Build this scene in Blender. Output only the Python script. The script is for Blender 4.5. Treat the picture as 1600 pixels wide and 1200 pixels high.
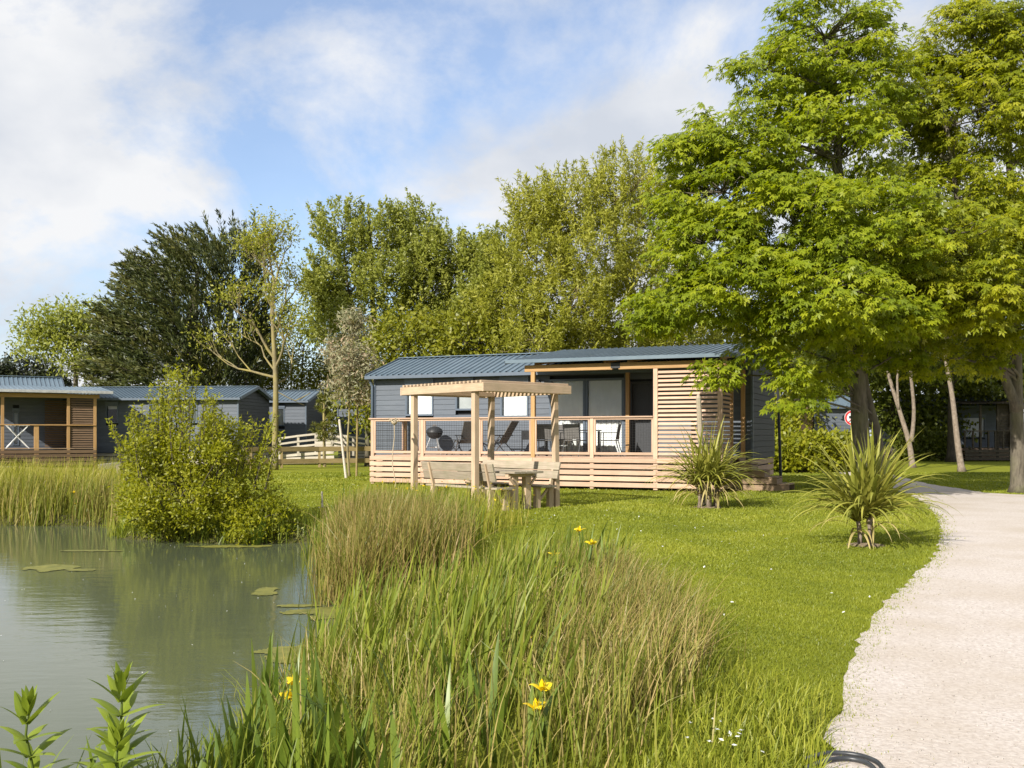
import bpy, bmesh, math, random
import numpy as np
from mathutils import Vector, Matrix
from mathutils.geometry import tessellate_polygon

random.seed(7)
rng = np.random.default_rng(11)
scene = bpy.context.scene
for o in list(bpy.data.objects): bpy.data.objects.remove(o)
COL = scene.collection
R = math.radians

# ------------------------------------------------------------------ camera
EYE, FPX, HOR = 1.5, 1556.0, 680.0      # eye height, focal length and horizon row on a 1600 x 1200 frame
cam_d = bpy.data.cameras.new('camera'); cam = bpy.data.objects.new('camera', cam_d); COL.objects.link(cam)
cam.location = (0, 0, EYE); cam.rotation_euler = (R(90), 0, 0)
cam_d.sensor_width = 36; cam_d.lens = 36 * FPX / 1600; cam_d.shift_y = (HOR - 600) / 1600
cam_d.clip_start = 0.1; cam_d.clip_end = 3000
scene.camera = cam

# ------------------------------------------------------------------ sun, sky, exposure
SUN_AZ = (-0.60, -0.80); SUN_EL = 31.5
world = bpy.data.worlds.new('World'); scene.world = world; world.use_nodes = True
wn = world.node_tree; wn.nodes.clear()
def wnode(t, **k):
    n = wn.nodes.new(t)
    for a, b in k.items(): setattr(n, a, b)
    return n
def build_world():
    L = wn.links.new
    sky = wnode('ShaderNodeTexSky', sky_type='NISHITA', sun_disc=False)
    sky.sun_elevation = R(SUN_EL); sky.sun_rotation = math.atan2(SUN_AZ[0], SUN_AZ[1])
    sky.air_density = 1.0; sky.dust_density = 0.6; sky.ozone_density = 1.4
    tc = wnode('ShaderNodeTexCoord')
    sep = wnode('ShaderNodeSeparateXYZ'); L(tc.outputs['Generated'], sep.inputs[0])
    zz = wnode('ShaderNodeMath', operation='MAXIMUM'); L(sep.outputs[2], zz.inputs[0]); zz.inputs[1].default_value = 0.0
    za = wnode('ShaderNodeMath', operation='ADD'); L(zz.outputs[0], za.inputs[0]); za.inputs[1].default_value = 0.5
    dx = wnode('ShaderNodeMath', operation='DIVIDE'); L(sep.outputs[0], dx.inputs[0]); L(za.outputs[0], dx.inputs[1])
    dy = wnode('ShaderNodeMath', operation='DIVIDE'); L(sep.outputs[1], dy.inputs[0]); L(za.outputs[0], dy.inputs[1])
    cmb = wnode('ShaderNodeCombineXYZ'); L(dx.outputs[0], cmb.inputs[0]); L(dy.outputs[0], cmb.inputs[1])
    mp = wnode('ShaderNodeMapping'); L(cmb.outputs[0], mp.inputs[0]); mp.inputs['Location'].default_value = CLOUD_OFF
    n1 = wnode('ShaderNodeTexNoise'); L(mp.outputs[0], n1.inputs['Vector'])
    n1.inputs['Scale'].default_value = 2.0; n1.inputs['Detail'].default_value = 9; n1.inputs['Roughness'].default_value = 0.6; n1.inputs['Distortion'].default_value = 0.25
    rp = wnode('ShaderNodeValToRGB'); L(n1.outputs[0], rp.inputs[0])
    rp.color_ramp.elements[0].position = 0.38; rp.color_ramp.elements[0].color = (0.2, 0.2, 0.2, 1)
    rp.color_ramp.elements[1].position = 0.51; rp.color_ramp.elements[1].color = (1, 1, 1, 1)
    n2 = wnode('ShaderNodeTexNoise'); L(mp.outputs[0], n2.inputs['Vector'])
    n2.inputs['Scale'].default_value = 3.6; n2.inputs['Detail'].default_value = 6; n2.inputs['Roughness'].default_value = 0.5
    r2 = wnode('ShaderNodeValToRGB'); L(n2.outputs[0], r2.inputs[0])
    r2.color_ramp.elements[0].position = 0.36; r2.color_ramp.elements[0].color = (3.5, 3.75, 4.2, 1)
    r2.color_ramp.elements[1].position = 0.60; r2.color_ramp.elements[1].color = (4.95, 5.0, 5.1, 1)
    mx = wnode('ShaderNodeMix', data_type='RGBA'); L(rp.outputs[0], mx.inputs[0]); tint = wnode('ShaderNodeMix', data_type='RGBA', blend_type='MULTIPLY'); tint.inputs[0].default_value = 1.0; L(sky.outputs[0], tint.inputs[6]); tint.inputs[7].default_value = (0.92, 0.98, 1.08, 1); L(tint.outputs[2], mx.inputs[6]); L(r2.outputs[0], mx.inputs[7])
    bg = wnode('ShaderNodeBackground'); L(mx.outputs[2], bg.inputs[0]); bg.inputs[1].default_value = 0.1
    out = wnode('ShaderNodeOutputWorld'); L(bg.outputs[0], out.inputs[0])
CLOUD_OFF = (-7.5, 3.3, 0.0)
build_world()
sd = bpy.data.lights.new('sun', 'SUN'); sd.energy = 4.3; sd.angle = R(0.6); sd.color = (1.0, 0.945, 0.85)
sun = bpy.data.objects.new('sun', sd); COL.objects.link(sun)
ce = math.cos(R(SUN_EL)); to_sun = Vector((SUN_AZ[0] * ce, SUN_AZ[1] * ce, math.sin(R(SUN_EL))))
sun.rotation_euler = to_sun.to_track_quat('Z', 'Y').to_euler(); sun.location = (-20, -15, 30)
vs = scene.view_settings; vs.view_transform = 'Standard'; vs.look = 'None'; vs.exposure = 0.9; vs.gamma = 1.0; vs.use_curve_mapping = False
scene.cycles.max_bounces = 6; scene.cycles.diffuse_bounces = 3; scene.cycles.glossy_bounces = 3
scene.cycles.transmission_bounces = 4; scene.cycles.transparent_max_bounces = 8
scene.cycles.caustics_reflective = False; scene.cycles.caustics_refractive = False
scene.cycles.use_denoising = True

# ------------------------------------------------------------------ helpers
def G(px, py, z=0.0):
    d = FPX * (EYE - z) / (py - HOR); return Vector(((px - 800) / FPX * d, d, z))
def D(px, py, d): return Vector(((px - 800) / FPX * d, d, EYE + (HOR - py) * d / FPX))

WM = {}
def link(o, M=None, parent=None):
    COL.objects.link(o)
    M = M or Matrix.Identity(4); WM[o.name] = M
    if parent is not None:
        o.parent = parent; o.matrix_basis = WM[parent.name].inverted() @ M
    else: o.matrix_basis = M
    return o
def tag(o, label=None, cat=None, group=None, kind=None):
    if label: o['label'] = label
    if cat: o['category'] = cat
    if group: o['group'] = group
    if kind: o['kind'] = kind
    return o
def empty(name, loc, label, cat, group=None):
    o = bpy.data.objects.new(name, None); o.empty_display_size = 0.2
    link(o, Matrix.Translation(Vector(loc))); return tag(o, label, cat, group)
def mobj(name, me, mat, parent=None, M=None):
    if mat is not None and not me.materials: me.materials.append(mat)
    return link(bpy.data.objects.new(name, me), M, parent)
def npmesh(name, V, F, rnd=None, smooth=False):
    V = np.asarray(V, dtype=np.float32).reshape(-1, 3); F = np.asarray(F, dtype=np.int32); k = F.shape[1]; m = F.shape[0]
    me = bpy.data.meshes.new(name)
    me.vertices.add(len(V)); me.vertices.foreach_set('co', V.ravel())
    me.loops.add(m * k); me.loops.foreach_set('vertex_index', F.ravel())
    me.polygons.add(m); me.polygons.foreach_set('loop_start', np.arange(0, m * k, k, dtype=np.int32))
    me.update(calc_edges=True)
    if rnd is not None:
        a = me.attributes.new('rnd', 'FLOAT', 'FACE'); a.data.foreach_set('value', np.asarray(rnd, dtype=np.float32))
    if smooth: me.polygons.foreach_set('use_smooth', np.ones(m, dtype=bool))
    return me
def pymesh(name, V, F, smooth=False):
    me = bpy.data.meshes.new(name); me.from_pydata([tuple(v) for v in V], [], F); me.update()
    if smooth: me.polygons.foreach_set('use_smooth', [True] * len(me.polygons))
    return me
BOXC = {}
def boxmesh(l, w, h, bev=None):
    if bev is None: bev = min(0.006, w * 0.2, h * 0.2)
    key = (round(l, 3), round(w, 3), round(h, 3))
    if key in BOXC: return BOXC[key]
    y, z, b = w / 2, h / 2, bev
    sec = [(-y + b, -z), (y - b, -z), (y, -z + b), (y, z - b), (y - b, z), (-y + b, z), (-y, z - b), (-y, -z + b)]
    V = [(-l / 2, a, c) for a, c in sec] + [(l / 2, a, c) for a, c in sec]
    F = [tuple(range(7, -1, -1)), tuple(range(8, 16))] + [(i, (i + 1) % 8, 8 + (i + 1) % 8, 8 + i) for i in range(8)]
    BOXC[key] = (V, F); return BOXC[key]
MESHC = {}
def basis(p0, p1, up):
    d = (p1 - p0).normalized(); up = Vector(up)
    s = up.cross(d)
    if s.length < 1e-4: s = Vector((1, 0, 0)).cross(d)
    s.normalize(); u = d.cross(s)
    M = Matrix((d, s, u)).transposed().to_4x4(); M.translation = (p0 + p1) / 2
    return M
def bar(name, p0, p1, w, h, mat, parent=None, up=(0, 0, 1)):
    """a squared timber or bar from p0 to p1, width w across, height h along up"""
    p0, p1 = Vector(p0), Vector(p1); l = (p1 - p0).length
    key = (round(l, 3), round(w, 3), round(h, 3), mat.name)
    me = MESHC.get(key)
    if me is None:
        V, F = boxmesh(l, w, h); me = pymesh(name, V, F); me.materials.append(mat); MESHC[key] = me
    return link(bpy.data.objects.new(name, me), basis(p0, p1, up), parent)
class MB:
    """collects bars and tubes in one mesh (one part)"""
    def __init__(s): s.V, s.F = [], []
    def add(s, V, F):
        o = len(s.V); s.V += [Vector(v) for v in V]; s.F += [tuple(i + o for i in f) for f in F]
    def bar(s, p0, p1, w, h, up=(0, 0, 1)):
        p0, p1 = Vector(p0), Vector(p1); V, F = boxmesh((p1 - p0).length, w, h); M = basis(p0, p1, up)
        s.add([M @ Vector(v) for v in V], F)
    def tube(s, pts, rad, n=6, cap=True):
        pts = [Vector(p) for p in pts]; rr = rad if isinstance(rad, (list, tuple)) else [rad] * len(pts)
        V = []; ref = Vector((0.31, 0.77, 0.55))
        for i, p in enumerate(pts):
            t = (pts[min(i + 1, len(pts) - 1)] - pts[max(i - 1, 0)])
            t = t.normalized() if t.length > 1e-6 else Vector((0, 0, 1))
            a = t.cross(ref)
            if a.length < 1e-3: a = t.cross(Vector((1, 0, 0)))
            a.normalize(); b = t.cross(a)
            V += [p + (a * math.cos(2 * math.pi * k / n) + b * math.sin(2 * math.pi * k / n)) * rr[i] for k in range(n)]
        F = [(i * n + k, i * n + (k + 1) % n, (i + 1) * n + (k + 1) % n, (i + 1) * n + k) for i in range(len(pts) - 1) for k in range(n)]
        if cap: F += [tuple(range(n - 1, -1, -1)), tuple(range((len(pts) - 1) * n, len(pts) * n))]
        s.add(V, F)
    def lathe(s, c, prof, n=16):
        c = Vector(c); V = [c + Vector((r * math.cos(2 * math.pi * k / n), r * math.sin(2 * math.pi * k / n), z)) for r, z in prof for k in range(n)]
        s.add(V, [(i * n + k, i * n + (k + 1) % n, (i + 1) * n + (k + 1) % n, (i + 1) * n + k) for i in range(len(prof) - 1) for k in range(n)])
    def quad(s, a, b, c, d): s.add([a, b, c, d], [(0, 1, 2, 3)])
    def obj(s, name, mat, parent=None, smooth=False):
        base = WM[parent.name].translation if parent is not None else Vector((0, 0, 0))
        me = pymesh(name, [v - base for v in s.V], s.F, smooth)
        return mobj(name, me, mat, parent, Matrix.Translation(base))

# ------------------------------------------------------------------ materials
def newmat(name):
    m = bpy.data.materials.new(name); m.use_nodes = True; m.node_tree.nodes.clear(); return m, m.node_tree.nodes, m.node_tree.links.new
def c4(c): return (c[0], c[1], c[2], 1)
def pbr(name, ca, cb, scale=6, rough=0.7, bump=0.15, stretch=(1, 1, 1), rnd=0.12, metal=0.0, spec=0.35, detail=5, coord='Object', dist=0.02, cc=None, cscale=1.0, cfac=0.5):
    m, n, L = newmat(name)
    out = n.new('ShaderNodeOutputMaterial'); b = n.new('ShaderNodeBsdfPrincipled'); L(b.outputs[0], out.inputs[0])
    tc = n.new('ShaderNodeTexCoord'); oi = n.new('ShaderNodeObjectInfo')
    mp = n.new('ShaderNodeMapping'); L(tc.outputs[coord], mp.inputs[0]); mp.inputs['Scale'].default_value = stretch
    ml = n.new('ShaderNodeMath'); ml.operation = 'MULTIPLY'; L(oi.outputs['Random'], ml.inputs[0]); ml.inputs[1].default_value = 37.0
    cb3 = n.new('ShaderNodeCombineXYZ'); L(ml.outputs[0], cb3.inputs[0]); L(ml.outputs[0], cb3.inputs[1])
    if coord == 'Object': L(cb3.outputs[0], mp.inputs['Location'])
    nz = n.new('ShaderNodeTexNoise'); L(mp.outputs[0], nz.inputs['Vector']); nz.inputs['Scale'].default_value = scale; nz.inputs['Detail'].default_value = detail; nz.inputs['Roughness'].default_value = 0.6
    rp = n.new('ShaderNodeValToRGB'); L(nz.outputs[0], rp.inputs[0]); rp.color_ramp.elements[0].position = 0.32; rp.color_ramp.elements[1].position = 0.68
    rp.color_ramp.elements[0].color = c4(ca); rp.color_ramp.elements[1].color = c4(cb)
    last = rp.outputs[0]
    if cc is not None:
        n2 = n.new('ShaderNodeTexNoise'); L(mp.outputs[0] if coord != 'Object' else tc.outputs[coord], n2.inputs['Vector']); n2.inputs['Scale'].default_value = cscale; n2.inputs['Detail'].default_value = 4
        r2 = n.new('ShaderNodeValToRGB'); L(n2.outputs[0], r2.inputs[0]); r2.color_ramp.elements[0].position = 0.45; r2.color_ramp.elements[1].position = 0.7
        r2.color_ramp.elements[0].color = (0, 0, 0, 1); r2.color_ramp.elements[1].color = (cfac, cfac, cfac, 1)
        mx = n.new('ShaderNodeMix'); mx.data_type = 'RGBA'; L(r2.outputs[0], mx.inputs[0]); L(last, mx.inputs[6]); mx.inputs[7].default_value = c4(cc); last = mx.outputs[2]
    if rnd:
        mr = n.new('ShaderNodeMapRange'); L(oi.outputs['Random'], mr.inputs[0]); mr.inputs[3].default_value = 1 - rnd; mr.inputs[4].default_value = 1 + rnd
        hs = n.new('ShaderNodeHueSaturation'); L(last, hs.inputs['Color']); L(mr.outputs[0], hs.inputs['Value']); last = hs.outputs[0]
    L(last, b.inputs['Base Color'])
    b.inputs['Roughness'].default_value = rough; b.inputs['Metallic'].default_value = metal; b.inputs['Specular IOR Level'].default_value = spec
    if bump:
        bp = n.new('ShaderNodeBump'); bp.inputs['Strength'].default_value = bump; bp.inputs['Distance'].default_value = dist; L(nz.outputs[0], bp.inputs['Height']); L(bp.outputs[0], b.inputs['Normal'])
    return m
def leafmat(name, cols, trans=0.35, rough=0.45, spec=0.3, tcol=None):
    m, n, L = newmat(name)
    out = n.new('ShaderNodeOutputMaterial'); at = n.new('ShaderNodeAttribute'); at.attribute_name = 'rnd'
    rp = n.new('ShaderNodeValToRGB'); L(at.outputs['Fac'], rp.inputs[0])
    e = rp.color_ramp.elements
    while len(e) < len(cols): e.new(0.5)
    for i, c in enumerate(cols): e[i].position = i / max(1, len(cols) - 1); e[i].color = c4(c)
    b = n.new('ShaderNodeBsdfPrincipled'); L(rp.outputs[0], b.inputs['Base Color']); b.inputs['Roughness'].default_value = rough; b.inputs['Specular IOR Level'].default_value = spec
    t = n.new('ShaderNodeBsdfTranslucent')
    hs = n.new('ShaderNodeHueSaturation'); L(rp.outputs[0], hs.inputs['Color']); hs.inputs['Value'].default_value = 1.75; hs.inputs['Hue'].default_value = 0.5; hs.inputs['Saturation'].default_value = 1.05
    L(hs.outputs[0], t.inputs[0])
    mx = n.new('ShaderNodeMixShader'); mx.inputs[0].default_value = trans; L(b.outputs[0], mx.inputs[1]); L(t.outputs[0], mx.inputs[2]); L(mx.outputs[0], out.inputs[0])
    return m
def leafobjmat(name, ca, cb, trans=0.25, rough=0.4):
    """for leaves that are objects of their own: tone by object, streaks along the blade"""
    m, n, L = newmat(name)
    out = n.new('ShaderNodeOutputMaterial'); oi = n.new('ShaderNodeObjectInfo'); tc = n.new('ShaderNodeTexCoord')
    mp = n.new('ShaderNodeMapping'); L(tc.outputs['Object'], mp.inputs[0]); mp.inputs['Scale'].default_value = (3, 160, 20)
    nz = n.new('ShaderNodeTexNoise'); L(mp.outputs[0], nz.inputs['Vector']); nz.inputs['Scale'].default_value = 1
    ad = n.new('ShaderNodeMath'); ad.operation = 'ADD'; L(oi.outputs['Random'], ad.inputs[0]); L(nz.outputs[0], ad.inputs[1])
    hl = n.new('ShaderNodeMath'); hl.operation = 'MULTIPLY'; L(ad.outputs[0], hl.inputs[0]); hl.inputs[1].default_value = 0.6
    rp = n.new('ShaderNodeValToRGB'); L(hl.outputs[0], rp.inputs[0]); rp.color_ramp.elements[0].position = 0.15; rp.color_ramp.elements[1].position = 0.85
    rp.color_ramp.elements[0].color = c4(ca); rp.color_ramp.elements[1].color = c4(cb)
    b = n.new('ShaderNodeBsdfPrincipled'); L(rp.outputs[0], b.inputs['Base Color']); b.inputs['Roughness'].default_value = rough; b.inputs['Specular IOR Level'].default_value = 0.35
    t = n.new('ShaderNodeBsdfTranslucent'); L(rp.outputs[0], t.inputs[0])
    mx = n.new('ShaderNodeMixShader'); mx.inputs[0].default_value = trans; L(b.outputs[0], mx.inputs[1]); L(t.outputs[0], mx.inputs[2]); L(mx.outputs[0], out.inputs[0])
    return m
def glassmat():
    m, n, L = newmat('window_glass')
    out = n.new('ShaderNodeOutputMaterial'); fr = n.new('ShaderNodeFresnel'); fr.inputs[0].default_value = 1.5
    tr = n.new('ShaderNodeBsdfTransparent'); tr.inputs[0].default_value = (0.93, 0.95, 0.95, 1); gl = n.new('ShaderNodeBsdfGlossy'); gl.inputs['Roughness'].default_value = 0.02
    mx = n.new('ShaderNodeMixShader'); L(fr.outputs[0], mx.inputs[0]); L(tr.outputs[0], mx.inputs[1]); L(gl.outputs[0], mx.inputs[2]); L(mx.outputs[0], out.inputs[0])
    return m
def watermat():
    m, n, L = newmat('pond_water')
    out = n.new('ShaderNodeOutputMaterial'); b = n.new('ShaderNodeBsdfPrincipled'); L(b.outputs[0], out.inputs[0])
    tc = n.new('ShaderNodeTexCoord')
    nz = n.new('ShaderNodeTexNoise'); L(tc.outputs['Object'], nz.inputs['Vector']); nz.inputs['Scale'].default_value = 0.35; nz.inputs['Detail'].default_value = 4
    rp = n.new('ShaderNodeValToRGB'); L(nz.outputs[0], rp.inputs[0]); rp.color_ramp.elements[0].color = (0.066, 0.080, 0.042, 1); rp.color_ramp.elements[1].color = (0.098, 0.112, 0.064, 1)
    L(rp.outputs[0], b.inputs['Base Color']); b.inputs['Roughness'].default_value = 0.02; b.inputs['IOR'].default_value = 1.33
    mp = n.new('ShaderNodeMapping'); L(tc.outputs['Object'], mp.inputs[0]); mp.inputs['Scale'].default_value = (1.0, 2.2, 1)
    w = n.new('ShaderNodeTexNoise'); L(mp.outputs[0], w.inputs['Vector']); w.inputs['Scale'].default_value = 2.2; w.inputs['Detail'].default_value = 5; w.inputs['Roughness'].default_value = 0.55
    bp = n.new('ShaderNodeBump'); bp.inputs['Strength'].default_value = 0.11; bp.inputs['Distance'].default_value = 0.03; L(w.outputs[0], bp.inputs['Height']); L(bp.outputs[0], b.inputs['Normal'])
    return m
def groundmat():
    m, n, L = newmat('lawn_ground')
    out = n.new('ShaderNodeOutputMaterial'); b = n.new('ShaderNodeBsdfPrincipled'); L(b.outputs[0], out.inputs[0]); b.inputs['Roughness'].default_value = 0.9; b.inputs['Specular IOR Level'].default_value = 0.1
    g = n.new('ShaderNodeNewGeometry'); s = n.new('ShaderNodeSeparateXYZ'); L(g.outputs['Position'], s.inputs[0])
    def noise(sc, d=6):
        z = n.new('ShaderNodeTexNoise'); L(g.outputs['Position'], z.inputs['Vector']); z.inputs['Scale'].default_value = sc; z.inputs['Detail'].default_value = d; z.inputs['Roughness'].default_value = 0.65; return z
    def ramp(src, p0, c0, p1, c1):
        r = n.new('ShaderNodeValToRGB'); L(src, r.inputs[0]); r.color_ramp.elements[0].position = p0; r.color_ramp.elements[0].color = c4(c0); r.color_ramp.elements[1].position = p1; r.color_ramp.elements[1].color = c4(c1); return r
    def mix(f, a, bb):
        x = n.new('ShaderNodeMix'); x.data_type = 'RGBA'; L(f, x.inputs[0]); L(a, x.inputs[6]); L(bb, x.inputs[7]); return x.outputs[2]
    big = ramp(noise(0.55).outputs[0], 0.35, (0.145, 0.165, 0.013), 0.65, (0.225, 0.24, 0.02))
    fine = ramp(noise(28).outputs[0], 0.3, (0.11, 0.13, 0.010), 0.7, (0.24, 0.245, 0.025))
    half = n.new('ShaderNodeValue'); half.outputs[0].default_value = 0.5
    lawn = mix(half.outputs[0], big.outputs[0], fine.outputs[0])
    bare = ramp(noise(1.7).outputs[0], 0.66, (0, 0, 0), 0.78, (0.5, 0.5, 0.5))
    straw = ramp(noise(18).outputs[0], 0.3, (0.16, 0.13, 0.05), 0.7, (0.26, 0.22, 0.08))
    lawn = mix(bare.outputs[0], lawn, straw.outputs[0])
    mud = ramp(noise(9).outputs[0], 0.3, (0.035, 0.036, 0.014), 0.7, (0.085, 0.08, 0.03))
    mr = n.new('ShaderNodeMapRange'); L(s.outputs[2], mr.inputs[0]); mr.inputs[1].default_value = -0.12; mr.inputs[2].default_value = -0.02; mr.inputs[3].default_value = 1; mr.inputs[4].default_value = 0
    fin = mix(mr.outputs[0], lawn, mud.outputs[0]); L(fin, b.inputs['Base Color'])
    bp = n.new('ShaderNodeBump'); bp.inputs['Strength'].default_value = 0.6; bp.inputs['Distance'].default_value = 0.04; L(noise(35).outputs[0], bp.inputs['Height']); L(bp.outputs[0], b.inputs['Normal'])
    return m

WOOD = pbr('larch_timber', (0.42, 0.275, 0.19), (0.54, 0.37, 0.27), 2.2, 0.75, 0.12, (1, 22, 22), 0.17, dist=0.004, cc=(0.36, 0.255, 0.175), cscale=2.5)
WOOD_OR = pbr('oiled_timber', (0.30, 0.17, 0.065), (0.42, 0.255, 0.11), 2.2, 0.65, 0.12, (1, 22, 22), 0.10, dist=0.004)
WOOD_PER = pbr('weathered_pine', (0.37, 0.265, 0.175), (0.50, 0.37, 0.25), 2.5, 0.8, 0.15, (1, 20, 20), 0.15, dist=0.004, cc=(0.30, 0.24, 0.155), cscale=3)
WOOD_GREY = pbr('silvered_timber', (0.25, 0.205, 0.15), (0.37, 0.31, 0.235), 3, 0.85, 0.2, (1, 18, 18), 0.12, dist=0.004, cc=(0.22, 0.21, 0.13), cscale=4)
WOOD_BROWN = pbr('brown_rail_timber', (0.17, 0.125, 0.055), (0.28, 0.21, 0.095), 3, 0.85, 0.2, (1, 18, 18), 0.15, dist=0.004)
WOOD_PALE = pbr('bleached_timber', (0.36, 0.32, 0.255), (0.50, 0.45, 0.37), 3, 0.85, 0.15, (1, 18, 18), 0.12, dist=0.004)
WOOD_DARK = pbr('step_timber', (0.19, 0.125, 0.075), (0.31, 0.22, 0.14), 3, 0.8, 0.15, (1, 18, 18), 0.15, dist=0.004)
WOOD_DEEP = pbr('dark_brown_slat', (0.10, 0.062, 0.035), (0.155, 0.10, 0.058), 3, 0.8, 0.1, (1, 18, 18), 0.1, dist=0.004)  # darker brown timber for the left terrace's slats, skirt and steps
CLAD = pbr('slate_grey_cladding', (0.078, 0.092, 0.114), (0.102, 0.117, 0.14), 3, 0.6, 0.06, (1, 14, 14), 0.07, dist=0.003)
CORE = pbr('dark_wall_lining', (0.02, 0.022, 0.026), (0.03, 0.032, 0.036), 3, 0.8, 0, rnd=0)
DARKCLAD = pbr('shade_darkened_panel', (0.03, 0.032, 0.036), (0.042, 0.045, 0.05), 3, 0.6, 0.05, (1, 14, 14), 0.06, dist=0.003)  # end-wall dark grey, deepened to put the maple's shade into the colour
ROOF = pbr('blue_grey_sheet_metal', (0.085, 0.125, 0.16), (0.115, 0.158, 0.195), 2, 0.42, 0.02, rnd=0.05, spec=0.5, dist=0.003)
FRAME = pbr('anthracite_frame', (0.075, 0.10, 0.135), (0.09, 0.115, 0.15), 4, 0.45, 0.02, rnd=0.03, spec=0.5)
BLACKM = pbr('black_powder_coat', (0.018, 0.019, 0.021), (0.03, 0.031, 0.034), 8, 0.5, 0.02, rnd=0.1)
GREYF = pbr('grey_sling_fabric', (0.10, 0.095, 0.09), (0.15, 0.14, 0.13), 60, 0.85, 0.1, rnd=0.1, dist=0.002)
STEEL = pbr('brushed_steel', (0.45, 0.44, 0.43), (0.6, 0.59, 0.58), 8, 0.4, 0.02, rnd=0.05, metal=0.6)
WHITE = pbr('white_paint', (0.66, 0.66, 0.65), (0.74, 0.74, 0.73), 5, 0.5, 0.02, rnd=0.02)
RED = pbr('sign_red', (0.45, 0.03, 0.03), (0.52, 0.04, 0.04), 5, 0.5, 0, rnd=0)
CURT = pbr('white_voile', (0.78, 0.78, 0.77), (0.86, 0.86, 0.85), 3, 0.9, 0, rnd=0.0)
BLIND = pbr('grey_blind', (0.36, 0.38, 0.38), (0.42, 0.44, 0.44), 3, 0.8, 0, rnd=0.0)
WIRE = pbr('black_wire', (0.02, 0.02, 0.02), (0.03, 0.03, 0.03), 5, 0.5, 0, rnd=0)
HOSE = pbr('black_polythene_pipe', (0.02, 0.022, 0.025), (0.04, 0.043, 0.046), 12, 0.4, 0.05, rnd=0, spec=0.5)
GRAVEL = pbr('pale_gravel', (0.40, 0.345, 0.305), (0.58, 0.525, 0.48), 38, 0.95, 0.6, rnd=0, coord='Object', dist=0.012, spec=0.1, detail=8, cc=(0.40, 0.335, 0.265), cscale=0.8, cfac=0.65)
PEBBLE = pbr('gravel_stone', (0.33, 0.29, 0.25), (0.54, 0.5, 0.45), 9, 0.9, 0.1, rnd=0.3)
ALGAE = pbr('floating_algae', (0.10, 0.105, 0.018), (0.19, 0.18, 0.035), 7, 0.7, 0.3, rnd=0.1, dist=0.01)
GLASS = glassmat(); WATER = watermat(); GROUND = groundmat()
BARK = pbr('grey_bark', (0.06, 0.05, 0.036), (0.145, 0.125, 0.092), 5, 0.9, 0.6, (3, 3, 0.7), 0.1, dist=0.03, cc=(0.13, 0.14, 0.05), cscale=1.2)
BARK_PALE = pbr('pale_lichen_bark', (0.16, 0.13, 0.07), (0.27, 0.225, 0.12), 6, 0.9, 0.5, (2, 2, 0.8), 0.1, dist=0.02, cc=(0.33, 0.27, 0.06), cscale=1.5, cfac=0.7)
BARK_BIRCH = pbr('pinkish_bark', (0.15, 0.115, 0.085), (0.27, 0.22, 0.17), 6, 0.9, 0.4, (2, 2, 1.5), 0.1, dist=0.02)
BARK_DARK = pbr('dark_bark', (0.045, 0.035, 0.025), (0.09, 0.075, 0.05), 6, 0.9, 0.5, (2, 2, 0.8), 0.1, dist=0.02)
LF_MAPLE = leafmat('maple_leaf', [(0.1, 0.14, 0.008), (0.2, 0.245, 0.012), (0.325, 0.345, 0.02)], 0.42)
LF_MAPLE2 = leafmat('golden_maple_leaf', [(0.105, 0.135, 0.008), (0.21, 0.235, 0.012), (0.335, 0.33, 0.02)], 0.42)
LF_WILLOW = leafmat('willow_leaf', [(0.16, 0.175, 0.018), (0.26, 0.265, 0.03), (0.36, 0.35, 0.06)], 0.35)
LF_POPLAR = leafmat('poplar_leaf', [(0.13, 0.155, 0.024), (0.215, 0.235, 0.036), (0.3, 0.305, 0.065)], 0.35)
LF_HEDGE = leafmat('hedge_leaf', [(0.1, 0.115, 0.01), (0.175, 0.185, 0.014), (0.26, 0.245, 0.02)], 0.30)
LF_CYP = leafmat('cypress_spray', [(0.03, 0.042, 0.012), (0.066, 0.078, 0.018), (0.125, 0.115, 0.028)], 0.12)
LF_DARK = leafmat('dark_needle', [(0.015, 0.022, 0.010), (0.028, 0.036, 0.014), (0.045, 0.05, 0.018)], 0.1)
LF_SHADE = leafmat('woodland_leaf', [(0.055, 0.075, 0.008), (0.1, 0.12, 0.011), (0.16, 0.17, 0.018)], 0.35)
LF_EUC = leafmat('eucalyptus_leaf', [(0.17, 0.18, 0.09), (0.27, 0.26, 0.15), (0.38, 0.25, 0.17)], 0.25)
LF_BUSH = leafmat('sallow_leaf', [(0.12, 0.14, 0.009), (0.215, 0.225, 0.012), (0.33, 0.31, 0.02)], 0.38)
LF_PINE = leafmat('young_pine_needle', [(0.09, 0.11, 0.015), (0.15, 0.155, 0.02), (0.2, 0.19, 0.03)], 0.2)
LF_LAWN = leafmat('lawn_blade', [(0.135, 0.165, 0.018), (0.22, 0.245, 0.025), (0.32, 0.32, 0.045)], 0.35)
LF_RUSH = leafmat('rush_blade', [(0.11, 0.135, 0.016), (0.175, 0.2, 0.025), (0.255, 0.235, 0.05), (0.38, 0.285, 0.12)], 0.25)
LF_STRAW = leafmat('brown_rush_blade', [(0.11, 0.13, 0.02), (0.18, 0.185, 0.032), (0.26, 0.205, 0.06), (0.36, 0.26, 0.11)], 0.25)
LF_REED = leafmat('green_reed_blade', [(0.095, 0.13, 0.015), (0.16, 0.195, 0.021), (0.25, 0.265, 0.035)], 0.3)
LF_MEADOW = leafmat('yellow_green_grass', [(0.15, 0.17, 0.014), (0.25, 0.25, 0.022), (0.38, 0.33, 0.075)], 0.3)
LF_IRIS = leafobjmat('iris_leaf', (0.065, 0.115, 0.012), (0.155, 0.205, 0.026))
LF_CORD = leafobjmat('cordyline_leaf', (0.15, 0.175, 0.022), (0.37, 0.35, 0.065), 0.28)
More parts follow.
